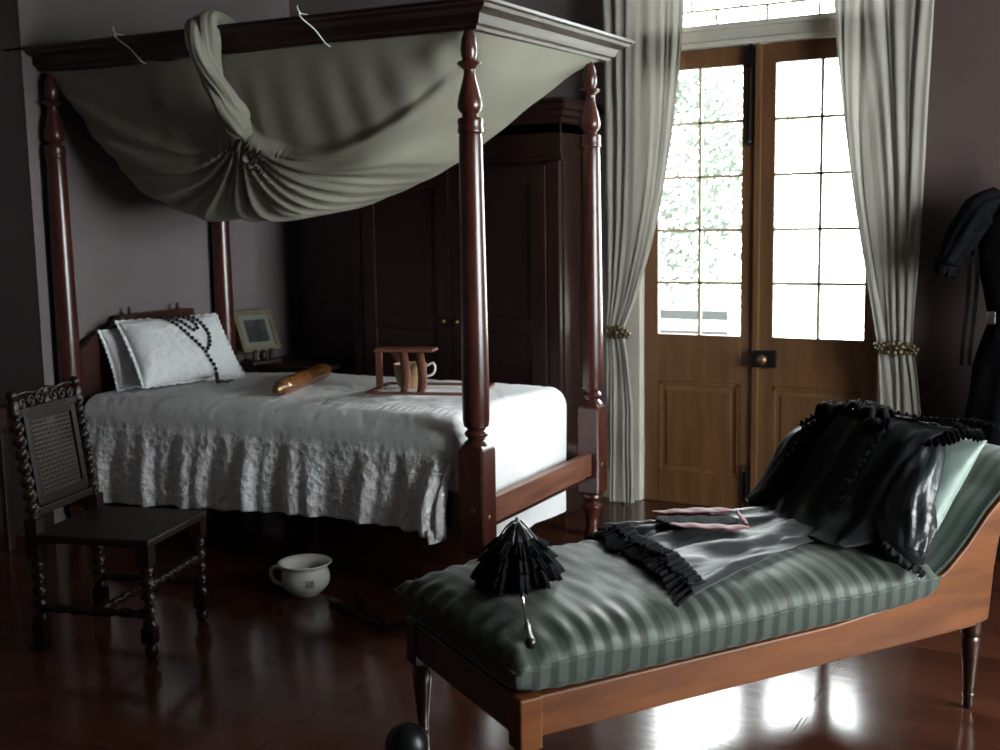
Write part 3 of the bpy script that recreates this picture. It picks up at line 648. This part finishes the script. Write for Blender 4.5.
# ------------------------------------------------------------------ bedside table and picture frame
bt = thing('bedside_table', 'small dark bedside table in the corner behind the bed, holding the picture frame', 'table', (-4.52, 5.62, 0))
obj('tabletop', MB().box(-.27, .36, -.22, .2, .735, .765), M_ward, bt, bevel=.006)
obj('apron', MB().box(-.26, .22, -.18, .16, .62, .735), M_ward, bt, bevel=.003)
for x_ in (-.24, .2):
    for y_ in (-.16, .14): obj('leg', MB().lathe([(.014, 0), (.022, .04), (.018, .3), (.025, .6), (.025, .64)], 12, Matrix.Translation((x_, y_, 0))), M_ward, bt, smooth=True)
pf = thing('picture_frame', 'gilt framed dark photograph leaning on its little stand on the bedside table', 'picture frame', (-4.64, 5.42, .766), radians(74))
Mt = Matrix.Translation((0, 0, .075)) @ Matrix.Rotation(radians(-24), 4, 'X')
fr = MB(); w2, hh, b2 = .135, .27, .028
fr.box(-w2, w2, -.012, .012, 0, b2, Mt).box(-w2, w2, -.012, .012, hh - b2, hh, Mt).box(-w2, -w2 + b2, -.012, .012, b2, hh - b2, Mt).box(w2 - b2, w2, -.012, .012, b2, hh - b2, Mt)
obj('frame', fr, M_frame, pf, bevel=.004)
obj('mount', MB().box(-w2 + b2, w2 - b2, -.002, .004, b2, hh - b2, Mt), M_matb, pf)
obj('photograph', MB().box(-.075, .075, -.004, -.002, .06, .205, Mt), M_photo, pf)
obj('easel_foot', MB().box(-.1, .1, -.05, .06, 0, .02).box(-.07, -.05, -.02, .01, .02, .09).box(.05, .07, -.02, .01, .02, .09).lathe([(.012, .02), (.03, .04), (.02, .07), (.012, .085)], 12, Matrix.Translation((0, -.01, 0))), M_ward, pf, bevel=.003)

# ------------------------------------------------------------------ barley-twist chair
ch = thing('barley_twist_chair', 'dark carved high-back chair with barley-twist legs and a cane back beside the bed', 'chair', (-3.395, 3.115, 0), atan2(.27, .96))
def twist(p, q, r, turns, n=12, seg=60, taper=0):
    def rf(t, a):
        e = min(1, min(t, 1 - t) * 14); return 1 + .30 * e * sin(2 * a - t * turns * 2 * pi) 
    P = [Vector(p).lerp(Vector(q), i / seg) for i in range(seg + 1)]
    return MB().tube(P, [r * (1 - taper * i / seg) for i in range(seg + 1)], n, rf)
fx, bx, hw = .20, -.26, .202
for s_ in (-1, 1):
    g = twist((fx, s_ * hw, .10), (fx, s_ * hw, .36), .020, 5); g.box(fx - .025, fx + .025, s_ * hw - .025, s_ * hw + .025, .36, .43).box(fx - .024, fx + .024, s_ * hw - .024, s_ * hw + .024, .06, .12).ball((fx, s_ * hw, .028), (.026, .026, .03))
    obj('front_leg', g, M_chair, ch, smooth=True, auto=40)
    g = twist((bx, s_ * hw, .10), (bx, s_ * hw, .36), .020, 5); g.box(bx - .025, bx + .025, s_ * hw - .025, s_ * hw + .025, .36, .52).box(bx - .024, bx + .024, s_ * hw - .024, s_ * hw + .024, 0, .12)
    obj('rear_leg', g, M_chair, ch, smooth=True, auto=40)
    top = (bx - .11, s_ * hw, .97)
    g = twist((bx, s_ * hw, .52), (bx - .054, s_ * hw, .93), .021, 8, seg=90)
    g.tube([(bx - .054, s_ * hw, .93), (bx - .056, s_ * hw, .95), (bx - .058, s_ * hw, .965)], [.022, .024, .018]).ball((bx - .060, s_ * hw, .985), .023)
    obj('back_post', g, M_chair, ch, smooth=True, auto=50)
    obj('side_stretcher', twist((bx + .02, s_ * hw, .17), (fx - .02, s_ * hw, .17), .015, 6), M_chair, ch, smooth=True)
obj('front_stretcher', twist((fx, -hw + .02, .27), (fx, hw - .02, .27), .018, 6), M_chair, ch, smooth=True)
obj('cross_stretcher', twist((.0, -hw, .17), (.0, hw, .17), .015, 6), M_chair, ch, smooth=True)
obj('seat', MB().box(bx - .01, fx + .03, -hw - .03, hw + .03, .43, .462), M_chairm, ch, bevel=.008)
def bk(z, off=0): return bx - .125 * (z - .5) + off
fb = MB()
for s_ in (-1, 1): fb.bar((bk(.56), s_ * .15, .56), (bk(.93), s_ * .15, .93), .03, .022, up=(1, 0, 0))
fb.bar((bk(.575), -.155, .575), (bk(.575), .155, .575), .022, .04); fb.bar((bk(.895), -.155, .895), (bk(.895), .155, .895), .022, .04)
fb.bar((bk(.54), -hw, .535), (bk(.54), hw, .535), .022, .03); fb.bar((bk(.915), -hw, .915), (bk(.915), hw, .915), .02, .03)
obj('back_frame', fb, M_chairm, ch, bevel=.003)
cn = MB()
for i in range(15): y_ = -.12 + i * .0171; cn.bar((bk(.59), y_, .59), (bk(.88), y_, .88), .006, .003, up=(1, 0, 0))
for i in range(17): z_ = .598 + i * .0171; cn.bar((bk(z_, .003), -.125, z_), (bk(z_, .003), .125, z_), .006, .003, up=(1, 0, 0))
for i in range(-14, 16):
    y0 = i * .0171; 
    for sg in (-1, 1):
        za, zb = .59, .88; ya, yb = y0 * 1.0, y0 + sg * .29
        t0, t1 = 0, 1
        if sg > 0: t0 = max(0, (-.125 - ya) / .29); t1 = min(1, (.125 - ya) / .29)
        else: t0 = max(0, (ya - .125) / .29); t1 = min(1, (ya + .125) / .29)
        if t1 - t0 > .03: cn.bar((bk(lerp(za, zb, t0), .005), lerp(ya, yb, t0), lerp(za, zb, t0)), (bk(lerp(za, zb, t1), .005), lerp(ya, yb, t1), lerp(za, zb, t1)), .003, .002, up=(1, 0, 0))
obj('cane_panel', cn, M_cane, ch)
cs = MB(); random.seed(4)   # carved crest of scrolls and leaves
for s_ in (-1, 1):
    for (yc, zc, r_) in ((.045, .955, .026), (.10, .95, .024), (.155, .945, .021)):
        cs.tube(spline([(bk(zc) + .004, s_ * (yc + r_ * cos(q) * (1 - q / 12)), zc + r_ * sin(q) * (1 - q / 12)) for q in (0, .8, 1.6, 2.4, 3.2, 4, 4.8, 5.6, 6.4, 7.2, 8)], 40), .0065, 8)
        cs.ball((bk(zc) + .006, s_ * yc, zc), (.01, .009, .009), 8, 5)
cs.ball((bk(.975), 0, .975), (.014, .02, .026), 10, 7)
cs.tube(spline([(bk(.985), y_, .985 + .006 * cos(y_ * 60)) for y_ in (-.18, -.12, -.06, 0, .06, .12, .18)], 40), .008, 8)
obj('carved_crest', cs, M_chair, ch, smooth=True)

# dark table with a frame on it at the very left edge
lt = thing('side_table', 'dark side table at the left edge behind the high-back chair', 'table', (-5.02, 3.52, 0))
obj('tabletop', MB().box(-.30, .18, -.30, .26, .70, .735), M_ward, lt, bevel=.006)
obj('apron', MB().box(-.27, .15, -.27, .23, .60, .70), M_ward, lt, bevel=.003)
for x_ in (-.25, .13):
    for y_ in (-.25, .21): obj('leg', MB().box(x_ - .02, x_ + .02, y_ - .02, y_ + .02, 0, .62), M_ward, lt, bevel=.004)
bx_ = thing('toilet_mirror', 'dark framed toilet mirror standing on the side table at the left edge', 'mirror', (-4.98, 3.56, .736), radians(20))
obj('base', MB().box(-.06, .06, -.12, .12, 0, .03), M_ward, bx_, bevel=.004)
for y_ in (-.11, .11): obj('upright', MB().lathe([(.012, .03), (.009, .1), (.013, .15), (.009, .2), (.011, .25), (0, .27)], 10, Matrix.Translation((0, y_, 0))), M_ward, bx_, smooth=True)
obj('mirror_frame', MB().box(-.01, .01, -.095, .095, .05, .07).box(-.01, .01, -.095, .095, .22, .24).box(-.01, .01, -.095, -.075, .07, .22).box(-.01, .01, .075, .095, .07, .22), M_ward, bx_, bevel=.003)
obj('mirror_glass', MB().box(-.004, .004, -.075, .075, .07, .22), mat('dull_mirror', (.08, .08, .08), .25, .5, metal=.9), bx_)

# ------------------------------------------------------------------ chamber pot
cpot = thing('chamber_pot', 'white china chamber pot with one handle on the floor by the bed', 'pot', (-3.10, 3.84, 0))
obj('bowl', MB().lathe([(0, .0), (.062, .0), (.066, .008), (.085, .02), (.103, .045), (.108, .07), (.104, .095), (.097, .115), (.100, .128), (.116, .138), (.119, .142), (.114, .145), (.095, .132), (.091, .115), (.098, .09), (.101, .07), (.096, .048), (.078, .024), (0, .012)], 40), M_china, cpot, smooth=True)
ha = radians(208)
H_ = Matrix.Rotation(ha, 4, 'Z')
obj('handle', MB().tube([H_ @ p for p in spline([(.098, 0, .112), (.125, 0, .122), (.148, 0, .108), (.150, 0, .08), (.135, 0, .055), (.103, 0, .04)], 18)], [.008, .0085] + [.0085] * 16 + [.010], 10), M_china, cpot, smooth=True)
fl = MB(); fa = radians(-42)
for da, dz, r_ in ((0, 0, .013), (.12, .01, .009), (-.12, .008, .009), (.06, -.014, .008), (-.07, -.016, .008)):
    rr = .1085 if dz > -.01 else .107; fl.ball((rr * cos(fa + da), rr * sin(fa + da), .068 + dz), (.003 + r_ * .5, .003 + r_ * .5, r_), 8, 5)
obj('painted_flowers', MB().grid(lambda u, v: ((.1088 - 12 * (v - .5) ** 2 * .0006) * cos(fa + (u - .5) * .34), (.1088 - 12 * (v - .5) ** 2 * .0006) * sin(fa + (u - .5) * .34), .052 + v * .034), 8, 6), M_chinaB, cpot, smooth=True)

# dark implement lying on the floor beside the chaise
im = thing('fire_tongs', 'dark metal tongs lying on the floor between the chamber pot and the chaise', 'tongs', (-2.80, 3.78, 0), radians(-30))
obj('grip', MB().tube([(-.10, -.06, .016), (.06, -.05, .016)], .016, 12).tube([(.06, -.05, .016), (.30, -.02, .012)], .008, 8), M_black, im, smooth=True)
obj('arm', MB().tube([(-.14, .07, .008), (.10, .02, .012), (.32, .01, .012)], .006, 8), M_black, im, smooth=True)

# ------------------------------------------------------------------ chaise longue  (local x runs from foot to head, y from near to far side)
CA = (-1.27, 2.49, 0); CR = atan2(.836, .549)
cz_ = thing('chaise_longue', 'wooden framed chaise longue with green upholstered scroll end in the foreground', 'chaise longue', CA, CR)
WD = .69
sp2 = [(-.055, .292), (1.45, .287), (1.62, .288), (1.672, .30), (1.68, .37), (1.69, .47), (1.71, .57), (1.74, .635), (1.79, .68), (1.84, .70), (1.90, .70), (1.935, .675), (1.965, .70), (1.97, .745), (1.94, .78), (1.88, .79), (1.82, .78), (1.765, .742),
       (1.718, .697), (1.65, .646), (1.563, .561), (1.475, .493), (1.367, .446), (1.218, .417), (1.0, .402), (-.055, .402)]
for y0, y1 in ((-.012, .03), (WD - .03, WD + .012)):
    obj('side_rail', MB().prism(sp2, 'y', y0, y1), M_chaise, cz_, bevel=.005)
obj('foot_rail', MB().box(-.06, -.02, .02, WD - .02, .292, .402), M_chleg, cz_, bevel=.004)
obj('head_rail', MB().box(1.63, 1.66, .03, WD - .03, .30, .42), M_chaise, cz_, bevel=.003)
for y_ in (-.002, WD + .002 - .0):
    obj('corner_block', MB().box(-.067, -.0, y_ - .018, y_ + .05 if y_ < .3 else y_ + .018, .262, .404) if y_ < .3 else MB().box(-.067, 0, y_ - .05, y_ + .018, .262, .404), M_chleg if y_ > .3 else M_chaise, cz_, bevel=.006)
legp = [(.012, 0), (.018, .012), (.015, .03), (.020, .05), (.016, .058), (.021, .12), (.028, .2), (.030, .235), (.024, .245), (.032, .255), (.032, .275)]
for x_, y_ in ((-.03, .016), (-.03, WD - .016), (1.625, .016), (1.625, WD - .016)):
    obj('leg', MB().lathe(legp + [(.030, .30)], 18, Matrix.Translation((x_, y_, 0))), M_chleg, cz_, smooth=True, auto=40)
# piping along the near rail and the upholstered scroll end
up_curve = [(1.26, .428), (1.30, .435), (1.33, .443), (1.367, .452), (1.475, .50), (1.563, .568), (1.65, .653), (1.718, .705), (1.765, .749), (1.82, .788), (1.88, .80), (1.94, .79), (1.98, .75), (1.975, .70), (1.935, .67)]
def upc(t): 
    return up[min(len(up) - 1, int(t * (len(up) - 1)))]
up = spline([(x, 0, z) for x, z in up_curve], 160)
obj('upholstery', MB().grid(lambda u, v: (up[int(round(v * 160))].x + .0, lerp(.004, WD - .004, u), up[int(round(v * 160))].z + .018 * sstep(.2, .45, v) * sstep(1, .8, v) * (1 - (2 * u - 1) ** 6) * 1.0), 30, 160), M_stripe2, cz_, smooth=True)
for y_ in (.006, WD - .006): obj('piping', MB().tube([(p.x, y_, p.z + .006) for p in up], .007, 8), M_pale if 0 else M_braid, cz_, smooth=True)
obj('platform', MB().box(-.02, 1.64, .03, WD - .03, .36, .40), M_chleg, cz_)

# seat cushion
SX0, SX1, SY0, SY1, SZ0, SZ1 = -.085, 1.42, -.03, .735, .405, .60
def cush_top(s, t):
    x = (s - (SX0 + SX1) / 2) / ((SX1 - SX0) / 2); y = (t - (SY0 + SY1) / 2) / ((SY1 - SY0) / 2)
    x = max(-.985, min(.985, x)); y = max(-.985, min(.985, y)); zc = .485; 
    return zc + .095 * (1 - abs(x) ** 5) ** .42 * (1 - abs(y) ** 4.5) ** .5
def cushion():
    mb = MB(); nx, ny = 130, 60
    def top(u, v):
        x = 2 * u - 1; y = 2 * v - 1; x = math.copysign(1 - (1 - abs(x)) ** 1.5, x); y = math.copysign(1 - (1 - abs(y)) ** 1.5, y)
        s = lerp(SX0, SX1, (x + 1) / 2); t = lerp(SY0, SY1, (y + 1) / 2); e = (1 - abs(x) ** 5) ** .42 * (1 - abs(y) ** 4.5) ** .5 if max(abs(x), abs(y)) < 1 else 0
        pk = math.exp(-((1 - abs(y)) / .25) ** 2) ; pkx = math.exp(-((1 - abs(x)) / .09) ** 2)
        z = .485 + .095 * e + .010 * N(s * 4, t * 4) + .006 * pk * sin(s * 95 + 4 * N(s * 5, 2)) * min(1, e * 6) + .008 * pkx * sin(t * 70) * min(1, e * 6) + .004 * N(s * 16, t * 10, 5)
        kx = 1 - .018 * (1 - y * y) * 0
        rs_ = 1 if e > 0.02 else 1
        return (s, t, z)
    mb.grid(top, nx, ny)
    def bot(u, v):
        x = 2 * u - 1; y = 2 * v - 1; x = math.copysign(1 - (1 - abs(x)) ** 1.5, x); y = math.copysign(1 - (1 - abs(y)) ** 1.5, y)
        s = lerp(SX0, SX1, (x + 1) / 2); t = lerp(SY0, SY1, (y + 1) / 2); e = (1 - abs(x) ** 6) ** .4 * (1 - abs(y) ** 6) ** .4 if max(abs(x), abs(y)) < 1 else 0
        pk = math.exp(-((1 - abs(y)) / .2) ** 2)
        q = .485 + .010 * N(s * 4, t * 4); 
        z = lerp(q, .407, min(1, e * 1.6) ** .45); z += .004 * pk * sin(s * 95 + 4 * N(s * 5, 2)) * (1 - e) * min(1, e * 8)
        return (s, t, max(z, .407))
    mb.grid(bot, nx, ny)
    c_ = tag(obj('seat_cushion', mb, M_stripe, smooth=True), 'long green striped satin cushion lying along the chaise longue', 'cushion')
    return c_
cu = cushion(); cu.location = CA; cu.rotation_euler = (0, 0, CR)
def seam(off):
    P = []
    for i in range(200):
        q = i / 50; k = int(q); s_ = q % 1
        P.append(((lerp(SX0, SX1, s_), SY0), (SX1, lerp(SY0, SY1, s_)), (lerp(SX1, SX0, s_), SY1), (SX0, lerp(SY1, SY0, s_)))[k])
    return [(x, y, .485 + .010 * N(x * 4, y * 4)) for x, y in P] + [(SX0, SY0, .485 + .010 * N(SX0 * 4, SY0 * 4))]
obj('seam_piping', MB().tube(seam(0), .005, 6), M_stripe, cu, smooth=True)

# things on the chaise share its local frame
MCH = Matrix.Translation(CA) @ Matrix.Rotation(CR, 4, 'Z')
def wl(x, y, z): return MCH @ Vector((x, y, z))
def wdir(x, y, z): return MCH.to_3x3() @ Vector((x, y, z))
# pale green pillow leaning on the scroll end
pdir = Vector((.33, 0, .42)).normalized(); pn = Vector((-pdir.z, 0, pdir.x))
pyx = wdir(0, -1, 0); pyy = wdir(*pdir); pyz = pyx.cross(pyy)
pp, _, _ = pillow('pillow', 'pale green silk pillow leaning on the scroll end of the chaise under the black dress', wl(1.50, .30, .70) , (pyx, pyy, pyz), .60, .48, .16, M_pale, 8, frill=0)

# black dress ---------------------------------------------------------
dr = thing('black_dress', 'black satin and lace dress with grey taffeta skirt spread over the chaise cushion', 'dress', CA, CR)
sec = [(0, 1.67, .85), (.10, 1.62, .915), (.2, 1.55, .925), (.3, 1.48, .885), (.45, 1.41, .78), (.6, 1.35, .68), (.75, 1.28, .62), (.88, 1.21, .595), (1, 1.14, .59)]
secs = spline([(a[1], 0, a[2]) for a in sec], 100)
def bod(u, v):
    p = secs[int(round(v * 100))]; t = lerp(.09, .63, u); cy = 1 - (2 * u - 1) ** 2
    fo = .010 * sin(t * 55 + 3 * N(v * 2, t * 2) + v * 2) * sstep(.15, .6, v) + .012 * N(t * 9, v * 4) + .005 * N(t * 24, v * 8)
    bulge = .05 * cy ** .5 * sstep(.12, .4, v) * (1 - .75 * sstep(.75, 1, v))
    n = Vector((-.8, 0, .6)); q = Vector((p.x, t + .02 * N(v * 6, u * 3), p.z)) + n * (fo + bulge)
    q.x += .10 * sstep(.6, 1, u) * v; q.z += -.05 * (1 - cy) ** 2 * sstep(.1, .5, v) * (1 - v) + .012 * N(t * 9, 3) * (1 - sstep(.1, .3, v))
    q.z = max(q.z, cush_top(q.x, q.y) + .012)
    return q
obj('bodice', MB().grid(bod, 90, 100), M_bod, dr, smooth=True, solid=.004)
def sleeve(pts, rads, seed, m=M_satin, flat=1):
    q = spline(pts, 60); r = [crv([(i / (len(rads) - 1), rads[i]) for i in range(len(rads))], k / 60)[0] for k in range(61)]
    def rf(t, a): return 1 + .07 * sin(3 * a + seed + 3 * t) + .07 * sin(8 * a + 5 * N(t * 2, seed)) + .05 * sin(13 * a + 6 * N(t * 3, seed, 2)) + .16 * N(cos(a) * 1.4 + seed, sin(a) * 1.4, t * 2.5)
    return MB().tube(q, r, 44, rf)
obj('near_sleeve', sleeve([(1.60, .17, .90), (1.53, .14, .83), (1.45, .11, .74), (1.37, .06, .64), (1.28, -.02, .565)], [.04, .07, .085, .085, .05], 1.0), M_satin, dr, smooth=True)
obj('far_sleeve', sleeve([(1.50, .55, .87), (1.43, .60, .79), (1.38, .62, .71), (1.31, .64, .63), (1.24, .66, .60)], [.05, .065, .065, .05, .02], 5.0), M_satin, dr, smooth=True)
def ruffle(path, out, w, amp, freq, m, parent, name, nv=5, th=.0012, fall=None):
    n_ = 420; P = spline(path, n_); sd_ = len(name) + w * 100
    def fn(u, v):
        i = int(round(u * n_)); p = P[i]; o_ = out(u) if callable(out) else Vector(out); o_ = o_.normalized()
        tg = (P[min(n_, i + 1)] - P[max(0, i - 1)]).normalized(); n = tg.cross(o_).normalized(); ww = w * (.85 + .3 * N(u * 9, sd_))
        ph = u * freq * 1.3 + 4 * N(u * 8, sd_)
        return p + o_ * ww * v + n * amp * .42 * (.3 + v) * (sin(ph) + .3 * sin(ph * 1.7 + 1)) + tg * amp * .15 * cos(ph) * v - o_.cross(tg).cross(o_) * 0
    return obj(name, MB().grid(fn, n_, nv), m, parent, smooth=True, solid=th)
ruffle([(1.31, -.07, .53), (1.26, -.065, .56), (1.23, -.02, .60), (1.25, .03, .61), (1.30, .03, .58), (1.32, -.03, .545), (1.31, -.07, .53)], (-.9, -.5, -.1), .045, .012, 75, M_lace, dr, 'cuff_ruffle')
ruffle([(1.67, .06, .90), (1.61, .09, .935), (1.57, .20, .94), (1.54, .33, .95), (1.53, .45, .95), (1.51, .55, .92), (1.46, .62, .86)], lambda u: Vector((-.6, -.15, .2)), .055, .012, 150, M_lace, dr, 'collar_ruffle')
ruffle([(1.64, .02, .925), (1.57, .05, .925), (1.51, .16, .90), (1.48, .28, .91), (1.47, .38, .91)], lambda u: Vector((-.5, -.7, -.3)), .075, .012, 120, M_lace, dr, 'shoulder_ruffle')
ruffle([(1.67, .0, .93), (1.62, .04, .95), (1.57, .14, .945), (1.52, .24, .935)], lambda u: Vector((-.2, -.8, .1)), .05, .011, 100, M_lace, dr, 'shoulder_ruffle')
ruffle([(1.48, .48, .93), (1.42, .50, .85), (1.36, .50, .78), (1.31, .50, .70), (1.27, .48, .65)], lambda u: Vector((-.4, .5, .4)), .07, .018, 80, M_lace, dr, 'front_frill')
ruffle([(1.48, .24, .92), (1.41, .25, .85), (1.35, .26, .76), (1.30, .27, .68), (1.26, .27, .63)], lambda u: Vector((-.5, -.4, .4)), .075, .02, 75, M_lace, dr, 'front_frill')
bw = MB(); random.seed(9)   # lace bow and rosettes at the neck
for (s_, t_, z_) in ((1.51, .40, .935), (1.50, .33, .93), (1.48, .50, .92), (1.47, .28, .90)):
    for k in range(7):
        a = k * .9; P = spline([(s_, t_, z_), (s_ + .03 * cos(a), t_ + .035 * sin(a), z_ + .03), (s_ + .05 * cos(a), t_ + .055 * sin(a), z_ + .005), (s_ + .02 * cos(a), t_ + .025 * sin(a), z_ - .01)], 10)
        bw.tube(P, .009, 6, lambda t, q: 1 + .8 * abs(cos(q)))
obj('lace_rosette', bw, M_lace, dr, smooth=True)
# skirt
def skirt_edge(k):      # k 0 hem .. 1 waist -> (s, t_near, t_far)
    return crv([(0, .59, .03, .76), (.2, .72, .075, .745), (.45, .90, .13, .71), (.7, 1.10, .20, .70), (1, 1.36, .27, .68)], k)
def skirt(u, v):
    s, t0, t1 = skirt_edge(v); t = lerp(t0, t1, u); s += .15 * (u - .5) * (1 - v) + .012 * N(u * 9, 2)
    k = 1 - v
    fo = .5 + .5 * sin(u * 26 + 3.0 * N(u * 3, v * 2.2) + v * 2); fo2 = .5 + .5 * N(s * 9, t * 13, 2)
    z = cush_top(s, max(SY0 + .02, min(SY1 - .03, t))) + .012 + .026 * fo ** 2.2 * (.35 + .65 * (1 - abs(2 * v - .9))) + .02 * fo2 ** 2 + .007 * max(0, N(s * 9, t * 22)) + .02 * sstep(.6, 1, v)
    ed = min(1, u * 10) * min(1, (1 - u) * 10); z = lerp(cush_top(s, max(SY0 + .02, min(SY1 - .03, t))) + .008, z, .25 + .75 * ed)
    return (s, t, z)
obj('skirt', MB().grid(skirt, 130, 120), M_grey, dr, smooth=True, solid=.003)
hemp = []
for i in range(9):
    p = skirt(i / 8, 0); hemp.append((p[0], p[1], p[2] + .008))
ruffle(hemp, lambda u: Vector((-.9, -.15, -.22 if 0.1 < u < .95 else -.4)), .085, .016, 150, M_lace, dr, 'hem_ruffle', 8)
hemp2 = []
for i in range(9):
    p = skirt(i / 8, .08); hemp2.append((p[0], p[1], p[2] + .016))
ruffle(hemp2, lambda u: Vector((-.9, -.15, -.05)), .07, .014, 120, M_lace, dr, 'hem_ruffle', 8)
def onsk(s, t, dz=.04): return Vector((s, t, cush_top(s, t) + dz))
def strip(pts, w, m, name, dz=.045, wob=.004):
    q = spline([(a, b_, 0) for a, b_ in pts], 40)
    def fn(u, v):
        i = int(round(u * 40)); p = q[i]; tg = (q[min(40, i + 1)] - q[max(0, i - 1)]).normalized(); n = Vector((-tg.y, tg.x, 0)); ww = w * (1 - .6 * abs(2 * u - 1) ** 3)
        s, t = p.x + n.x * (v - .5) * ww, p.y + n.y * (v - .5) * ww
        return onsk(s, t, dz + .0015 * sin(u * 22 + v * 2) + .004 * (1 - (2 * v - 1) ** 2))
    return obj(name, MB().grid(fn, 40, 8), m, dr, smooth=True, solid=.002)
strip([(.80, .63), (.87, .58), (.95, .53), (1.02, .48)], .085, M_pink, 'red_embroidery', .064)
strip([(.74, .45), (.80, .39), (.87, .33), (.93, .29)], .06, M_rose, 'pink_ribbon', .062)
strip([(.77, .56), (.86, .48), (.97, .39)], .17, M_lace, 'dark_flap', .055)
strip([(.93, .30), (.97, .37), (1.02, .46)], .018, M_rose, 'pink_ribbon', .066)
strip([(.60, .62), (.72, .56), (.80, .50)], .03, M_grey, 'waist_tie', .05)

# parasol -----------------------------------------------------------
PC = wl(.14, .36, .597); HE = wl(-.10, -.135, .592)
pa = thing('parasol', 'small black lace parasol with a thin polished handle on the foot of the cushion', 'parasol', tuple(PC), 0)
def pbase(x, y):
    q = MCH.inverted() @ (PC + Vector((x, y, 0))); return cush_top(q.x, q.y) - PC.z + .006
def pcone(u, v, r0=.0, r1=.100, top=.150, lift=0, k=1):
    a = 2 * pi * u; r = (.006 + (r1 - .006) * v ** .8) + lift; f_ = 1 + .16 * v * sin(a * 11 + .6 * sin(a * 2)) + .05 * v * sin(a * 29)
    x, y = cos(a) * r * f_, sin(a) * r * f_; b_ = pbase(x, y)
    z = b_ + (top - b_) * (1 - v) ** .75 + .008 * v * sin(a * 11 + 1) + .004
    return x, y, max(z, b_)
obj('canopy', MB().grid(pcone, 260, 30), M_satin, pa, smooth=True, solid=.002)
for k, (v0, v1) in enumerate(((.35, .62), (.55, .82), (.76, 1.0))):
    def rfl(u, v, v0=v0, v1=v1, k=k):
        a = 2 * pi * u; q = lerp(v0, v1, v); x, y, z = pcone(u, q); o_ = .004 + .012 * v + .006 * v * sin(a * 43 + k) + .004 * v * sin(a * 71)
        z += .004 + .006 * v * (1 - .5 * k) * (1 + sin(a * 37 + k)); return x + cos(a) * o_, y + sin(a) * o_, max(z, pbase(x, y) + .002)
    obj('lace_frill', MB().grid(rfl, 360, 5), M_lace, pa, smooth=True, solid=.0015)
for k in range(8):
    a = 2 * pi * (k + .3) / 8
    obj('rib', MB().tube([Vector(pcone(a / 2 / pi, t)) + Vector((cos(a), sin(a), .7)) * .006 for t in (0, .12, .25, .4, .55)], .0026, 6), M_bead, pa, smooth=True)
obj('ferrule', MB().lathe([(.008, .135), (.007, .15), (.004, .168), (0, .172)], 12), M_bead, pa, smooth=True)
hv = HE - PC; hd = hv.normalized(); HM = hd.to_track_quat('Z', 'Y').to_matrix().to_4x4(); HM.translation = Vector((0, 0, .012)); PL = hv.length
obj('shaft', MB().lathe([(.005, 0), (.005, PL - .10), (0, PL - .10)], 12, HM), M_chrome, pa, smooth=True)
obj('handle', MB().lathe([(0, PL - .115), (.0065, PL - .11), (.010, PL - .105), (.009, PL - .09), (.0085, PL - .06), (.011, PL - .02), (.014, PL), (.013, PL + .012), (0, PL + .018)], 16, HM), M_bead, pa, smooth=True)

# ------------------------------------------------------------------ black garments hanging at the right
hs = thing('hanging_black_costume', 'black mourning costume hanging on a stand beside the right curtain', 'costume', (-.42, 5.78, 0))
random.seed(2)
def torso(u, v):
    a = 2 * pi * u; z = lerp(1.76, .03, v)
    r = crv([(0, .03), (.03, .10), (.10, .20), (.2, .215), (.38, .14), (.5, .20), (1, .30)], v)[0]
    f_ = 1 + .06 * sin(a * 9 + 2 * N(v * 3, 1)) * sstep(.35, .6, v) + .08 * N(cos(a) * 2, sin(a) * 2, v * 6)
    return (cos(a) * r * f_, sin(a) * r * f_ * .6, z)
obj('gown', MB().grid(torso, 80, 60), M_dark, hs, smooth=True)
obj('left_sleeve', sleeve([(-.10, 0, 1.66), (-.19, -.03, 1.60), (-.27, -.05, 1.48), (-.32, -.06, 1.38)], [.07, .09, .075, .05], 2.0), M_dark, hs, smooth=True)
obj('right_sleeve', sleeve([(.10, 0, 1.66), (.19, -.03, 1.60), (.25, -.05, 1.46), (.27, -.07, 1.32)], [.07, .09, .075, .05], 3.0), M_dark, hs, smooth=True)
ruffle([(-.38, -.06, 1.40), (-.33, -.11, 1.37), (-.28, -.06, 1.36), (-.33, -.01, 1.37), (-.38, -.06, 1.40)], (-.25, 0, -1), .06, .012, 40, M_dark, hs, 'cuff_ruffle')
for x_ in (-.235, -.20): obj('ribbon', MB().grid(lambda u, v, x_=x_: (x_ + .018 * (u - .5) + .01 * sin(v * 5), -.08 + .006 * sin(v * 9 + u), lerp(1.45, .90, v)), 3, 30), M_dark, hs, solid=.0015)
obj('stand_pole', MB().tube([(0, 0, .0), (0, 0, 1.86)], .015, 10).lathe([(.16, 0), (.16, .02), (.03, .04)], 20).ball((0, 0, 1.80), .03), M_ward, hs, smooth=True)
obj('buckle', MB().box(-.14, -.10, -.13, -.12, 1.10, 1.16), M_chrome, hs, bevel=.004)

# short black post whose rounded top shows at the bottom edge
bp_ = thing('barrier_post', 'low black post with a domed top in front of the chaise foot', 'post', (-1.572, 2.33, 0))
obj('pole', MB().lathe([(.11, 0), (.11, .015), (.05, .03), (.018, .045), (.018, .21)], 24), M_black, bp_, smooth=True, auto=40)
obj('domed_top', MB().lathe([(.018, .205), (.045, .22), (.058, .25), (.056, .28), (.043, .307), (.021, .321), (0, .325)], 24), M_black, bp_, smooth=True)
